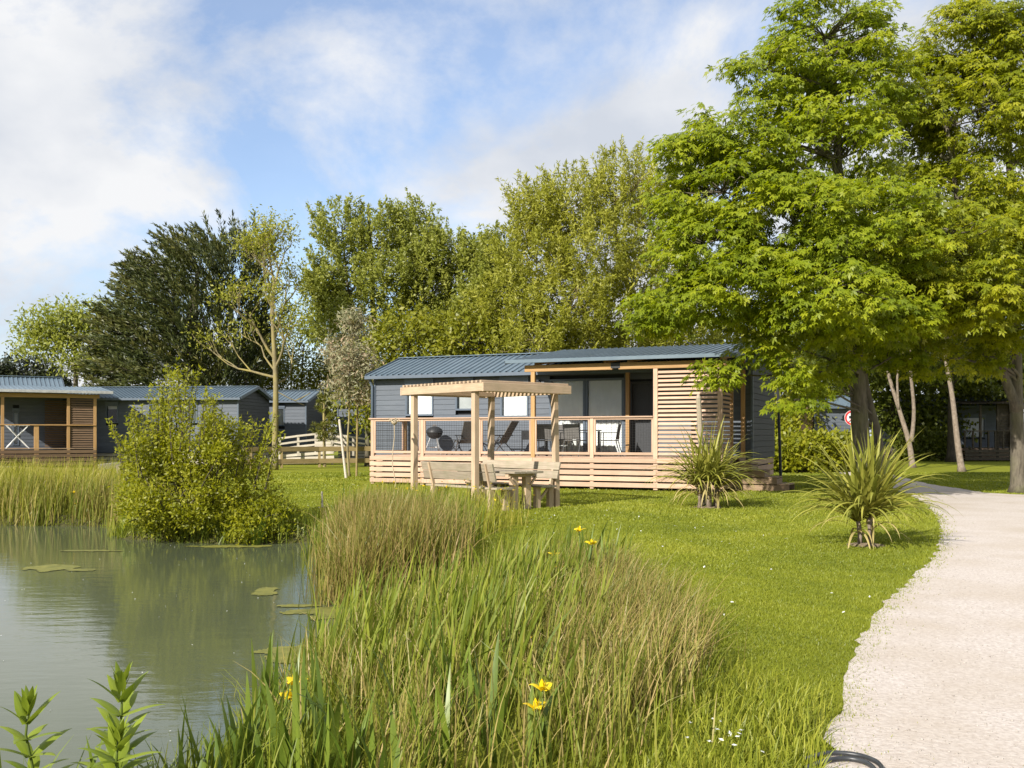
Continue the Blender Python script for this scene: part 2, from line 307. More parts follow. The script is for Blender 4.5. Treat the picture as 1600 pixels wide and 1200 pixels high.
LF_CORDDRY = leafobjmat('cordyline_dry_leaf', (0.24, 0.19, 0.06), (0.44, 0.36, 0.15), 0.15, 0.6)
LF_BROAD = leafobjmat('broad_herb_leaf', (0.13, 0.19, 0.014), (0.25, 0.31, 0.03), 0.35)
PETAL = leafobjmat('iris_petal', (0.78, 0.56, 0.01), (0.85, 0.66, 0.02), 0.3)
YELLOW = leafmat('buttercup_petal', [(0.62, 0.42, 0.01), (0.75, 0.55, 0.02)], 0.2)
DAISY = leafmat('daisy_petal', [(0.7, 0.7, 0.66), (0.8, 0.8, 0.78)], 0.2)
STALK = leafobjmat('green_stalk', (0.08, 0.12, 0.02), (0.13, 0.17, 0.03))
DRY = pbr('dry_stalk', (0.36, 0.29, 0.19), (0.50, 0.42, 0.30), 10, 0.9, 0.1)

# ------------------------------------------------------------------ the ground, pond and path
WL = -0.30
POND = [(-60, 21.5), (-30, 20.6), (-14, 20.0), (-10.1, 19.8), (-8.0, 19.5), (-6.9, 17.2), (-5.3, 16.5), (-4.2, 16.3), (-3.45, 16.6), (-3.0, 15.2), (-2.75, 13.2),
        (-2.25, 11.2), (-1.95, 10.6), (-1.1, 10.35), (-0.55, 10.1), (-0.6, 9.3), (-1.1, 8.6), (-1.5, 7.5), (-1.6, 6.4), (-1.6, 5.4), (-1.7, 4.5), (-2.1, 3.6), (-3.2, 3.0), (-8, 2.6), (-20, 1.8), (-60, 0)]
PA = np.array(POND)
def pond_dist(x, y):
    """signed distance to the pond's edge, negative in the water"""
    x = np.asarray(x, float); y = np.asarray(y, float); best = np.full(x.shape, 1e9); ins = np.zeros(x.shape, bool); n = len(PA)
    for i in range(n):
        x0, y0 = PA[i]; x1, y1 = PA[(i + 1) % n]; ex, ey = x1 - x0, y1 - y0
        t = np.clip(((x - x0) * ex + (y - y0) * ey) / (ex * ex + ey * ey), 0, 1)
        best = np.minimum(best, np.hypot(x - x0 - t * ex, y - y0 - t * ey))
        c = ((y0 > y) != (y1 > y)); xi = x0 + (y - y0) * ex / (ey if abs(ey) > 1e-9 else 1e-9); ins ^= c & (x < xi)
    return np.where(ins, -best, best)
def ground_z(x, y):
    d = pond_dist(x, y)
    t = np.clip((d + 0.9) / 1.6, 0, 1); s = t * t * (3 - 2 * t)
    return -1.0 + s * 1.0 + np.where(d > 0, 0, 0) * 0
def gz(x, y): return float(ground_z(np.array([x]), np.array([y]))[0])
def axis(lims, fine0, fine1, step):
    a = list(np.arange(fine0, fine1 + 1e-6, step)); s = step
    lo, hi = [], []
    v = fine0
    while v > lims[0]: s *= 1.25; v -= s; lo.append(v)
    s = step; v = fine1
    while v < lims[1]: s *= 1.25; v += s; hi.append(v)
    return np.array(lo[::-1] + a + hi)
def build_ground():
    xs = axis((-900, 900), -16, 8, 0.2); ys = axis((-60, 1500), 2, 30, 0.2)
    X, Y = np.meshgrid(xs, ys); Z = ground_z(X, Y)
    V = np.stack([X, Y, Z], -1).reshape(-1, 3); nx = len(xs); ny = len(ys)
    i, j = np.meshgrid(np.arange(nx - 1), np.arange(ny - 1)); a = (j * nx + i).ravel()
    F = np.stack([a, a + 1, a + nx + 1, a + nx], -1)
    tag(mobj('lawn_ground', npmesh('lawn_ground', V, F, smooth=True), GROUND), kind='structure')
    w = MB(); w.quad((-70, 0, 0), (0.6, 0, 0), (0.6, 23, 0), (-70, 23, 0))
    o = mobj('pond_water', pymesh('pond_water', w.V, w.F), WATER, M=Matrix.Translation((0, 0, WL))); tag(o, kind='structure')
build_ground()
PATH_L = [(1278, 1330), (1284, 1260), (1290, 1200), (1298, 1130), (1320, 1060), (1345, 1003), (1375, 950), (1420, 908), (1455, 873), (1470, 838), (1464, 808), (1443, 786), (1408, 769), (1372, 754), (1327, 743), (1267, 733), (1222, 726.5)]
PATH_U = [(1150, 722), (1222, 721.5), (1330, 721), (1370, 733), (1406, 745), (1456, 757), (1495, 763), (1542, 770), (1600, 773.5)]
def noisy(pts, step, amp):
    out = []
    for a, b in zip(pts[:-1], pts[1:]):
        n = max(1, int((b - a).length / step)); d = (b - a).normalized(); nn = Vector((-d.y, d.x, 0))
        for k in range(n): out.append(a.lerp(b, k / n) + nn * (random.gauss(0, amp)))
    out.append(pts[-1]); return out
def catmull(pts, k=5):
    P = [pts[0]] + list(pts) + [pts[-1]]; out = []
    for i in range(1, len(P) - 2):
        for j in range(k):
            t = j / k; a, b, c, d = P[i - 1], P[i], P[i + 1], P[i + 2]
            out.append(0.5 * ((2 * b) + (c - a) * t + (2 * a - 5 * b + 4 * c - d) * t * t + (3 * b - a - 3 * c + d) * t ** 3))
    out.append(P[-2]); return out
pl = noisy(catmull([G(*p) for p in PATH_L]), 0.12, 0.025)
pu = noisy(catmull([G(*p) for p in PATH_U]), 0.3, 0.04)
PATHPOLY = pl + pu + [Vector((24, 25.6, 0)), Vector((40, 26, 0)), Vector((40, -2, 0)), Vector((1.1, -2, 0))]
tri = tessellate_polygon([PATHPOLY])
tag(mobj('gravel_path', pymesh('gravel_path', [(p.x, p.y, 0.008) for p in PATHPOLY], [tuple(t) for t in tri]), GRAVEL), kind='structure')
for p in bpy.data.objects['gravel_path'].data.polygons: pass
me = bpy.data.objects['gravel_path'].data
if me.polygons[0].normal.z < 0: me.flip_normals()
PP = np.array([(p.x, p.y) for p in PATHPOLY])
def inpoly(x, y, P):
    ins = np.zeros(x.shape, bool); n = len(P)
    for i in range(n):
        x0, y0 = P[i]; x1, y1 = P[(i + 1) % n]
        c = ((y0 > y) != (y1 > y)); ins ^= c & (x < x0 + (y - y0) * (x1 - x0) / ((y1 - y0) if abs(y1 - y0) > 1e-9 else 1e-9))
    return ins

# ------------------------------------------------------------------ cabins
class Frame2:
    """a cabin's own axes: u along the front, v into the depth, z up"""
    def __init__(s, o, e):
        s.o = Vector((o[0], o[1], 0)); e = Vector((e[0], e[1], 0)).normalized(); s.u = e; s.v = Vector((-e.y, e.x, 0))
    def __call__(s, u, v, z=0): return s.o + s.u * u + s.v * v + Vector((0, 0, z))
    def u_at(s, px, v):
        r = (px - 800) / FPX; a = s.o + s.v * v
        return (r * a.y - a.x) / (s.u.x - r * s.u.y)
def ring(f, u0, u1, z0, z1, v, t, depth):
    m = MB(); d = depth / 2
    m.bar(f(u0, v, z1 - t / 2), f(u1, v, z1 - t / 2), depth, t); m.bar(f(u0, v, z0 + t / 2), f(u1, v, z0 + t / 2), depth, t)
    m.bar(f(u0 + t / 2, v, z0 + t), f(u0 + t / 2, v, z1 - t), t, depth, up=f.v); m.bar(f(u1 - t / 2, v, z0 + t), f(u1 - t / 2, v, z1 - t), t, depth, up=f.v)
    return m
def curtain(f, u0, u1, z0, z1, v, amp, n, part, mat, name='curtain'):
    k = max(8, int(n * 8)); V = []
    for i in range(k + 1):
        t = i / k; off = amp * math.sin(t * n * 2 * math.pi + random.random() * 0.3)
        for z in (z0, z1): V.append(f(u0 + (u1 - u0) * t, v + off, z))
    m = MB(); m.add(V, [(2 * i, 2 * i + 2, 2 * i + 3, 2 * i + 1) for i in range(k)])
    return m.obj(name, mat, part, True)
def window(f, parent, u0, u1, z0, z1, v, style='curtain', name='window', t=0.06, box=True):
    w = ring(f, u0, u1, z0, z1, v + 0.04, t, 0.15).obj(name, FRAME, parent)
    m = MB(); m.quad(f(u0 + t, v + 0.03, z0 + t), f(u1 - t, v + 0.03, z0 + t), f(u1 - t, v + 0.03, z1 - t), f(u0 + t, v + 0.03, z1 - t)); m.obj('pane', GLASS, w)
    if style == 'curtain': curtain(f, u0 + t * 0.8, u1 - t * 0.8, z0 + t, z1 - t, v + 0.075, 0.012, (u1 - u0) * 5, w, CURT)
    elif style == 'blind':
        m = MB(); m.quad(f(u0, v + 0.09, z0), f(u1, v + 0.09, z0), f(u1, v + 0.09, z1), f(u0, v + 0.09, z1)); m.obj('blind', BLIND, w)
    elif style == 'half':
        m = MB(); zz = z1 - (z1 - z0) * 0.22; m.quad(f(u0, v + 0.09, zz), f(u1, v + 0.09, zz), f(u1, v + 0.09, z1), f(u0, v + 0.09, z1)); m.obj('blind', WHITE, w)
    if box: bar('shutter_box', f(u0 - 0.02, v - 0.02, z1 + 0.09), f(u1 + 0.02, v - 0.02, z1 + 0.09), 0.10, 0.17, FRAME, w)
    return w
def clad(f, parent, u0, u1, z0, z1, v, holes, mat, pitch=0.17, along='u', fixed=0.0, name='cladding_board'):
    """lapped boards, each cut round the openings (a0, a1, z0, z1)"""
    n = int(round((z1 - z0) / pitch)); pitch = (z1 - z0) / n
    for i in range(n):
        zc = z0 + (i + 0.5) * pitch; segs = [(u0, u1)]
        for (a, b, c, d) in holes:
            if c < zc + pitch * 0.45 and d > zc - pitch * 0.45:
                ns = []
                for (s, e) in segs:
                    if b <= s or a >= e: ns.append((s, e)); continue
                    if a > s: ns.append((s, a))
                    if b < e: ns.append((b, e))
                segs = ns
        for (s, e) in segs:
            if e - s < 0.05: continue
            if along == 'u': bar(name, f(s, v, zc), f(e, v, zc), 0.022, pitch * 0.985, mat, parent, up=Vector((0, 0, 1)) + f.v * 0.07)
            else: bar(name, f(fixed, s, zc), f(fixed, e, zc), 0.022, pitch * 0.985, mat, parent, up=Vector((0, 0, 1)) - f.u * 0.07)
def roof_sheets(f, parent, u0, u1, va, za, vb, zb, mat, wid=1.05, rib=0.21, lift=0.035, name='roof_sheet'):
    n = max(1, int(round((u1 - u0) / wid))); w = (u1 - u0) / n
    sl = (f(0, vb, zb) - f(0, va, za)).normalized(); nrm = f.u.cross(sl).normalized()
    if nrm.z < 0: nrm = -nrm
    k = max(2, int(round(w / rib))); g = w / k; prof = []
    for i in range(k):
        prof += [(i * g, 0), (i * g + g * 0.62, 0), (i * g + g * 0.72, lift), (i * g + g * 0.92, lift)]
    prof.append((w, 0)); me = None
    for s in range(n):
        a = f(u0 + s * w, va, za)
        if me is None:
            L = (f(0, vb, zb) - f(0, va, za)); V = []
            for (x, h) in prof: V += [f.u * x + nrm * h, f.u * x + nrm * h + L]
            V2 = [v - nrm * 0.012 for v in V]; nv = len(V)
            F = [(2 * i, 2 * i + 2, 2 * i + 3, 2 * i + 1) for i in range(len(prof) - 1)]
            F2 = [tuple(nv + j for j in q[::-1]) for q in F]
            F3 = [(2 * i, nv + 2 * i, nv + 2 * i + 2, 2 * i + 2) for i in range(len(prof) - 1)] + [(2 * i + 1, 2 * i + 3, nv + 2 * i + 3, nv + 2 * i + 1) for i in range(len(prof) - 1)]
            me = pymesh(name, V + V2, F + F2 + F3); me.materials.append(mat)
        link(bpy.data.objects.new(name, me), Matrix.Translation(a), parent)
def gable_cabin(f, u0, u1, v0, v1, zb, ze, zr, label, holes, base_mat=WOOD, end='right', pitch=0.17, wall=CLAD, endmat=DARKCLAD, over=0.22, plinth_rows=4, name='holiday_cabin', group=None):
    c = empty(name, f(u0, v0, 0), label, 'cabin', group)
    vm = (v0 + v1) / 2
    m = MB()   # the solid core behind boards and windows
    A = [f(u0 + 0.03, v0 + 0.13, zb), f(u1 - 0.03, v0 + 0.13, zb), f(u1 - 0.03, v1 - 0.03, zb), f(u0 + 0.03, v1 - 0.03, zb)]
    B = [p + Vector((0, 0, ze - zb)) for p in A]; Rg = [f(u0 + 0.03, vm, zr - 0.06), f(u1 - 0.03, vm, zr - 0.06)]
    m.add(A + B + Rg, [(3, 2, 1, 0), (0, 1, 5, 4), (2, 3, 7, 6), (1, 2, 6, 9, 5), (3, 0, 4, 8, 7), (4, 5, 9, 8), (6, 7, 8, 9)])
    m.obj('wall_core', CORE, c)
    clad(f, c, u0, u1, zb, ze, v0, holes, wall, pitch)
    # the end walls, boards shortened under the gable
    for e, uu in (('right', u1), ('left', u0)):
        sgn = 1 if e == 'right' else -1
        n = int((zr - zb) / pitch)
        for i in range(n):
            z = zb + (i + 0.5) * pitch
            half = (v1 - v0) / 2 if z < ze else (v1 - v0) / 2 * max(0, (zr - z - pitch * 0.5) / (zr - ze))
            if half < 0.08: continue
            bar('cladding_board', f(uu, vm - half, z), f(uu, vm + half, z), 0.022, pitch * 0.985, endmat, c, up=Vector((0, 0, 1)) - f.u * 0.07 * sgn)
    for uu in (u0 - 0.005, u1 + 0.005): bar('corner_trim', f(uu, v0 - 0.01, zb), f(uu, v0 - 0.01, ze), 0.07, 0.07, FRAME, c, up=f.v)
    # roof: two slopes of ribbed sheets, ridge cap, verge trims, gutter
    dz = (zr - ze) / (vm - v0) * over
    roof_sheets(f, c, u0 - over, u1 + over, v0 - over, ze - dz + 0.05, vm, zr + 0.05, ROOF)
    roof_sheets(f, c, u0 - over, u1 + over, v1 + over, ze - dz + 0.05, vm, zr + 0.05, ROOF)
    bar('ridge_cap', f(u0 - over, vm, zr + 0.085), f(u1 + over, vm, zr + 0.085), 0.26, 0.03, ROOF, c)
    for uu in (u0 - over - 0.02, u1 + over + 0.02):
        bar('verge_trim', f(uu, v0 - over, ze - dz + 0.02), f(uu, vm, zr + 0.02), 0.03, 0.15, FRAME, c); bar('verge_trim', f(uu, v1 + over, ze - dz + 0.02), f(uu, vm, zr + 0.02), 0.03, 0.15, FRAME, c)
    bar('gutter', f(u0 - over, v0 - over - 0.05, ze - dz - 0.02), f(u1 + over, v0 - over - 0.05, ze - dz - 0.02), 0.10, 0.11, FRAME, c)
    bar('soffit', f(u0 - over + 0.02, v0 - over / 2, ze - 0.075), f(u1 + over - 0.02, v0 - over / 2, ze - 0.075), over - 0.01, 0.02, FRAME, c)
    # plinth boards
    ph = (zb - 0.06) / plinth_rows
    for i in range(plinth_rows):
        z = 0.05 + (i + 0.5) * ph
        bar('plinth_board', f(u0, v0 + 0.05, z), f(u1, v0 + 0.05, z), 0.025, ph * 0.82, base_mat, c); bar('plinth_board', f(u1 - 0.04, v0, z), f(u1 - 0.04, v1, z), 0.025, ph * 0.82, base_mat, c)
        bar('plinth_board', f(u0 + 0.04, v0 + 0.1, z), f(u0 + 0.04, v1, z), 0.025, ph * 0.82, base_mat, c)
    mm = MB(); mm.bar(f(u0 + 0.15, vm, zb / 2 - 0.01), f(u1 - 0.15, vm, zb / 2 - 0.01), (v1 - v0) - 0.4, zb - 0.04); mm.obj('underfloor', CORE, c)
    return c

# ---- the main cabin
MF = Frame2((-4.28, 30.3), (0.917, -0.40))
UL, UR, VW, VB = -1.2, 11.04, 2.2, 6.2
def wu(px): return MF.u_at(px, VW)
wins = [(wu(634), wu(677.5), 2.12, 3.16, 'curtain'), (wu(712), wu(740), 2.28, 3.2, 'blind'), (wu(782), wu(826), 2.05, 3.16, 'curtain')]
door0, door1 = wu(859), wu(975)
holes = [(a, b, c, d + 0.17) for a, b, c, d, s in wins] + [(door0, door1, 0.86, 3.22), (wu(984), wu(1019), 0.86, 3.1)]
cab = gable_cabin(MF, UL, UR, VW, VB, 0.82, 3.47, 4.10, 'slate grey holiday cabin behind the timber terrace with wire mesh railing', holes)
for a, b, c, d, s in wins: window(MF, cab, a, b, c, d, VW, s)
# sliding patio door: two leaves with curtains
dm = (door0 + door1) / 2 - 0.03
w1 = window(MF, cab, door0, dm, 0.9, 3.2, VW, 'curtain', 'sliding_door', 0.07, False)
w2 = window(MF, cab, dm + 0.005, door1, 0.9, 3.2, VW + 0.012, 'curtain', 'sliding_door', 0.07, False)
dd = ring(MF, wu(984), wu(1019), 0.9, 3.08, VW + 0.05, 0.07, 0.12).obj('entrance_door', DARKCLAD, cab)
m = MB(); m.bar(MF(wu(984) + 0.07, VW + 0.07, 1.99), MF(wu(1019) - 0.07, VW + 0.07, 1.99), 0.03, 2.05); m.obj('door_leaf', DARKCLAD, dd)
m = MB(); m.tube([MF(wu(984) + 0.13, VW + 0.03, 1.95), MF(wu(984) + 0.13, VW - 0.02, 1.95), MF(wu(984) + 0.26, VW - 0.02, 1.95)], 0.012); m.obj('door_handle', STEEL, dd)
m = MB(); m.tube([MF(UL - 0.10, VW - 0.20, 3.38), MF(UL - 0.10, VW - 0.12, 3.22), MF(UL - 0.06, VW - 0.09, 3.1), MF(UL - 0.06, VW - 0.09, 0.3)], 0.05, 8); m.obj('downpipe', FRAME, cab, True)
lu = wu(842); m = MB(); m.bar(MF(lu, VW - 0.02, 3.13), MF(lu, VW - 0.16, 3.13), 0.10, 0.12); m.bar(MF(lu, VW - 0.13, 3.1), MF(lu, VW - 0.2, 3.06), 0.22, 0.1); m.obj('wall_lamp', BLACKM, cab)

# ---- the terrace
ZD = 0.90
TUR = 10.67
ter = empty('wooden_terrace', MF(0, 0, 0), 'larch terrace with mesh railing, slatted screen and metal roof on the grey cabin', 'terrace')
def tu(px, v=0): return MF.u_at(px, v)
for i in range(14):
    v = 0.075 + i * 0.148
    bar('deck_board', MF(0.0, v, ZD - 0.014), MF(TUR, v, ZD - 0.014), 0.14, 0.028, WOOD, ter)
for u in np.arange(0.35, TUR, 1.2): bar('joist', MF(u, 0.12, ZD - 0.12), MF(u, 2.1, ZD - 0.12), 0.05, 0.17, WOOD_DARK, ter)
m = MB(); m.bar(MF(0.12, 1.2, 0.37), MF(TUR - 0.12, 1.2, 0.37), 1.5, 0.7); m.obj('deck_shade_block', CORE, ter)  # dark block added under the deck to stand in for the shade there
short = [0.05, tu(660), tu(749), tu(925)]; tall = [tu(833), tu(1024.5), TUR - 0.06]
for u in short: bar('railing_post', MF(u, 0.02, 0.03), MF(u, 0.02, 1.98), 0.11, 0.10, WOOD, ter, up=MF.v)
for u in tall: bar('roof_post', MF(u, 0.02, 0.03), MF(u, 0.02, 3.29), 0.12, 0.11, WOOD_OR if u < 7 else WOOD, ter, up=MF.v)
bar('roof_post', MF(tu(981, 1.95), 1.95, ZD), MF(tu(981, 1.95), 1.95, 3.55), 0.11, 0.11, WOOD_OR, ter, up=MF.v)
bar('roof_post', MF(10.82, 2.08, 0.03), MF(10.82, 2.08, 3.6), 0.11, 0.11, WOOD_OR, ter, up=MF.v)
bar('railing_post', MF(0.05, 1.98, 0.03), MF(0.05, 1.98, 1.98), 0.10, 0.10, WOOD_OR, ter, up=MF.v)
allp = sorted(short + [tall[0], tall[1]])
# skirt boards, broken at the posts
for r in range(5):
    z = 0.145 + r * 0.166; cuts = [-0.02, allp[1] - 0.02 * r, allp[3], allp[5] + 0.03, TUR + 0.02]
    for a, b in zip(cuts[:-1], cuts[1:]):
        bar('skirt_board', MF(a + 0.003, -0.055, z), MF(b - 0.003, -0.055, z), 0.024, 0.124, WOOD, ter)
    bar('skirt_board', MF(-0.045, 0.0, z), MF(-0.045, 2.05, z), 0.024, 0.124, WOOD, ter)
    bar('skirt_board', MF(TUR + 0.04, -0.04, z), MF(TUR + 0.04, 1.2, z), 0.024, 0.124, WOOD_DARK, ter)
bar('handrail', MF(-0.06, 0.0, 2.0), MF(allp[5] - 0.065, 0.0, 2.0), 0.14, 0.04, WOOD, ter)
bar('handrail', MF(0.02, 0.08, 2.0), MF(0.02, 2.1, 2.0), 0.12, 0.04, WOOD, ter)
def mesh_panel(p, q, z0, z1, inner):
    d = (q - p); L = d.length; d.normalize(); t = 0.05
    Z = Vector((0, 0, 1))
    bar('panel_rail', p + Z * (z1 - t / 2), q + Z * (z1 - t / 2), 0.05, 0.055, WOOD, ter); bar('panel_rail', p + Z * (z0 + 0.035), q + Z * (z0 + 0.035), 0.05, 0.075, WOOD, ter)
    for e in (p + d * 0.025, q - d * 0.025): bar('panel_stile', e + Z * (z0 + 0.073), e + Z * (z1 - 0.053), 0.05, 0.05, WOOD, ter, up=d)
    m = MB(); s = 0.075; w = 0.0065
    n = int((L - 0.1) / s)
    for i in range(n + 1):
        a = p + d * (0.05 + (L - 0.1) * i / n); m.tube([a + Z * (z0 + 0.06), a + Z * (z1 - 0.05)], w / 2, 3, False)
    k = int((z1 - z0 - 0.1) / s)
    for i in range(1, k + 1):
        z = z0 + 0.06 + (z1 - z0 - 0.11) * i / (k + 1); m.tube([p + d * 0.05 + Z * z, q - d * 0.05 + Z * z], w / 2, 3, False)
    m.obj('wire_mesh', WIRE, ter)
for a, b in zip(allp[:-1], allp[1:]): mesh_panel(MF(a + 0.062, 0.0), MF(b - 0.062, 0.0), ZD + 0.06, 1.975, 0)
mesh_panel(MF(0.02, 0.09), MF(0.02, 1.91), ZD + 0.06, 1.975, 0)
# slatted screen, front and return
s0, s1 = tall[1] + 0.062, tall[2] - 0.062
NS = 20
for i in range(NS):
    z = 0.995 + i * 0.1155
    up = Vector((0, 0, 1)) + MF.v * 0.45
    bar('screen_slat', MF(s0, 0.0, z), MF(s1, 0.0, z), 0.022, 0.074, WOOD, ter, up=up)
    bar('screen_slat', MF(TUR - 0.05, 0.09, z), MF(TUR - 0.05, 1.42, z), 0.022, 0.074, WOOD_OR, ter, up=Vector((0, 0, 1)) - MF.u * 0.45)
bar('roof_post', MF(TUR - 0.05, 1.48, 0.03), MF(TUR - 0.05, 1.48, 3.4), 0.08, 0.09, WOOD_OR, ter, up=MF.v)
# beams and roof
b0 = tall[0] - 0.25; bm = tu(962)
bar('roof_beam', MF(b0, 0.02, 3.385), MF(bm - 0.09, 0.02, 3.385), 0.10, 0.185, WOOD_OR, ter)
bar('roof_beam', MF(bm + 0.09, 0.02, 3.385), MF(TUR + 0.12, 0.02, 3.385), 0.10, 0.185, WOOD_OR, ter)
m = MB(); m.bar(MF(bm - 0.13, 0.02, 3.40), MF(bm + 0.13, 0.02, 3.40), 0.12, 0.15); m.obj('beam_connector', BLACKM, ter)
for u in (tall[0] + 0.05, tall[0] + 2.1, tu(981), TUR - 0.05): bar('rafter', MF(u, 0.06, 3.53), MF(u, 2.1, 3.78), 0.07, 0.11, WOOD_OR, ter)
roof_sheets(MF, ter, tu(790, -0.25), 11.06, -0.25, 3.60, 4.12, 4.235, ROOF)
bar('roof_fascia', MF(tu(790, -0.25), -0.27, 3.58), MF(11.06, -0.27, 3.58), 0.025, 0.10, ROOF, ter)
bar('roof_fascia', MF(tu(790, -0.25) - 0.01, -0.25, 3.555), MF(tu(790, -0.25) - 0.01, 2.0, 3.86), 0.03, 0.10, BLACKM, ter)
bar('roof_fascia', MF(11.07, -0.25, 3.555), MF(11.07, 4.1, 4.19), 0.03, 0.12, ROOF, ter)

# ---- steps at the terrace's open end
st = empty('wooden_steps', MF(TUR + 0.1, 1.7, 0), 'timber steps leading down from the open end of the terrace', 'steps')
for i in range(4):
    zt = 0.72 - 0.18 * i; u0 = TUR + 0.24 + 0.33 * i
    for k, v in enumerate((0, 1)):
        bar('tread', MF(u0 + 0.07 + 0.165 * k, 1.12, zt), MF(u0 + 0.07 + 0.165 * k, 2.14, zt), 0.155, 0.035, WOOD_DARK, st)
    bar('riser', MF(u0 - 0.02, 1.16, zt - 0.10 + 0.18), MF(u0 - 0.02, 2.1, zt - 0.10 + 0.18), 0.02, 0.14, WOOD_DARK, st)
    for k, v in enumerate((1.15, 2.12)): bar('stringer_board', MF(TUR + 0.1, v, zt - 0.1), MF(u0 + 0.31, v, zt - 0.1), 0.03, 0.155, WOOD_DARK, st)
bar('landing_board', MF(TUR + 0.12, 1.12, 0.86), MF(TUR + 0.12, 2.14, 0.86), 0.2, 0.035, WOOD_DARK, st)

# ---- furniture on the terrace
def dpt(px, v): return MF(tu(px, v), v, ZD)
def dining_chair(px, v, ang, label):
    p = dpt(px, v); M = Matrix.Translation(p) @ Matrix.Rotation(ang, 4, 'Z')
    t = empty('dining_chair', p, label, 'chair', 'dining chairs on the terrace')
    T = lambda x, y, z: M @ Vector((x, y, z))
    m = MB(); m.bar(T(-0.23, 0, 0.45), T(0.23, 0, 0.45), 0.46, 0.025); m.obj('seat', GREYF, t)
    m = MB(); m.bar(T(-0.23, -0.25, 0.70), T(0.23, -0.25, 0.70), 0.02, 0.44, up=(M.to_3x3() @ Vector((0, -0.12, 1)))); m.obj('backrest', GREYF, t)
    for sx in (-1, 1):
        m = MB(); m.tube([T(sx * 0.25, 0.24, 0), T(sx * 0.25, 0.22, 0.66)], 0.014); m.obj('leg', BLACKM, t)
        m = MB(); m.tube([T(sx * 0.25, -0.33, 0), T(sx * 0.25, -0.2, 0.45), T(sx * 0.25, -0.29, 0.95)], 0.014); m.obj('leg', BLACKM, t)
        m = MB(); m.bar(T(sx * 0.25, -0.25, 0.67), T(sx * 0.25, 0.25, 0.67), 0.045, 0.02); m.obj('armrest', BLACKM, t)
a0 = math.atan2(MF.u.y, MF.u.x)
dining_chair(852, 0.62, a0 + 0.15, 'dark sling chair at the dining table, beside the tall roof post of the railing')
dining_chair(899, 0.60, a0 - 0.1, 'dark sling chair seen from behind between pergola corner post and short railing post')
dining_chair(953, 1.05, a0 + 1.75, 'dark sling chair at the table end nearest the slatted screen')
dining_chair(868, 1.75, a0 + math.pi, 'dark sling chair on the curtain side of the dining table')
t = empty('dining_table', dpt(893, 1.15), 'dark rectangular dining table on the terrace in front of the sliding doors', 'table')
TM = Matrix.Translation(dpt(895, 1.15)) @ Matrix.Rotation(a0, 4, 'Z')
for k in range(4): bar('tabletop_slat', TM @ Vector((-0.75, -0.31 + k * 0.205, 0.74)), TM @ Vector((0.75, -0.31 + k * 0.205, 0.74)), 0.19, 0.03, BLACKM, t)
for sx in (-1, 1):
    for sy in (-1, 1): bar('leg', TM @ Vector((sx * 0.68, sy * 0.34, 0)), TM @ Vector((sx * 0.68, sy * 0.34, 0.72)), 0.06, 0.06, BLACKM, t, up=MF.v)
def lounge_chair(px, v, ang, label):
    p = dpt(px, v); M = Matrix.Translation(p) @ Matrix.Rotation(ang, 4, 'Z'); T = lambda x, y, z: M @ Vector((x, y, z))
    t = empty('lounge_chair', p, label, 'chair', 'lounge chairs on the terrace')
    m = MB(); m.bar(T(-0.05, 0, 0.36), T(0.48, 0, 0.42), 0.56, 0.03); m.obj('seat', GREYF, t)
    m = MB(); m.bar(T(-0.05, 0, 0.36), T(-0.46, 0, 1.02), 0.56, 0.03); m.obj('backrest', GREYF, t)
    for sy in (-1, 1):
        m = MB(); m.tube([T(0.42, sy * 0.3, 0), T(-0.1, sy * 0.3, 0.58)], 0.014); m.obj('leg', STEEL, t)
        m = MB(); m.tube([T(-0.35, sy * 0.3, 0), T(0.2, sy * 0.3, 0.58)], 0.014); m.obj('leg', BLACKM, t)
        m = MB(); m.bar(T(-0.25, sy * 0.3, 0.6), T(0.3, sy * 0.3, 0.6), 0.05, 0.025); m.obj('armrest', BLACKM, t)
lounge_chair(783, 1.2, a0 + math.pi, 'grey reclining lounge chair beside the tall roof post, facing the barbecue')
lounge_chair(731, 1.45, a0 + math.pi * 0.75, 'grey reclining lounge chair half hidden by the pergola front post')
t = empty('coffee_table', dpt(713, 0.95), 'small dark folding table with crossed legs beside the kettle barbecue', 'table')
TM = Matrix.Translation(dpt(713, 0.95)) @ Matrix.Rotation(a0, 4, 'Z'); T = lambda x, y, z: TM @ Vector((x, y, z))
for k in range(5): bar('tabletop_slat', T(-0.36, -0.2 + k * 0.1, 0.46), T(0.36, -0.2 + k * 0.1, 0.46), 0.085, 0.02, BLACKM, t)
for sy in (-1, 1):
    for sx in (-1, 1):
        m = MB(); m.tube([T(sx * 0.25, sy * 0.18, 0), T(-sx * 0.03, sy * 0.18, 0.25), T(sx * 0.06, sy * 0.18, 0.45)], 0.014); m.obj('leg', BLACKM, t)
gp = dpt(679, 1.65); g = empty('kettle_barbecue', gp, 'black kettle barbecue on three steel legs near the terrace wall', 'barbecue')
m = MB(); m.lathe(gp, [(0.02, 0.48), (0.13, 0.50), (0.22, 0.58), (0.26, 0.68)], 20); m.obj('bowl', BLACKM, g, True)
m = MB(); m.lathe(gp, [(0.27, 0.685), (0.27, 0.70), (0.23, 0.79), (0.13, 0.86), (0.01, 0.88)], 20); m.obj('lid', BLACKM, g, True)
m = MB(); m.tube([gp + Vector((-0.05, 0, 0.87)), gp + Vector((-0.04, 0, 0.92)), gp + Vector((0.04, 0, 0.92)), gp + Vector((0.05, 0, 0.87))], 0.01); m.obj('lid_handle', WOOD_DARK, g)
for k in range(3):
    a = k * 2.094 - 0.9; m = MB(); m.tube([gp + Vector((math.cos(a) * 0.34, math.sin(a) * 0.34, 0)), gp + Vector((math.cos(a) * 0.13, math.sin(a) * 0.13, 0.53))], 0.016); m.obj('leg', STEEL, g)
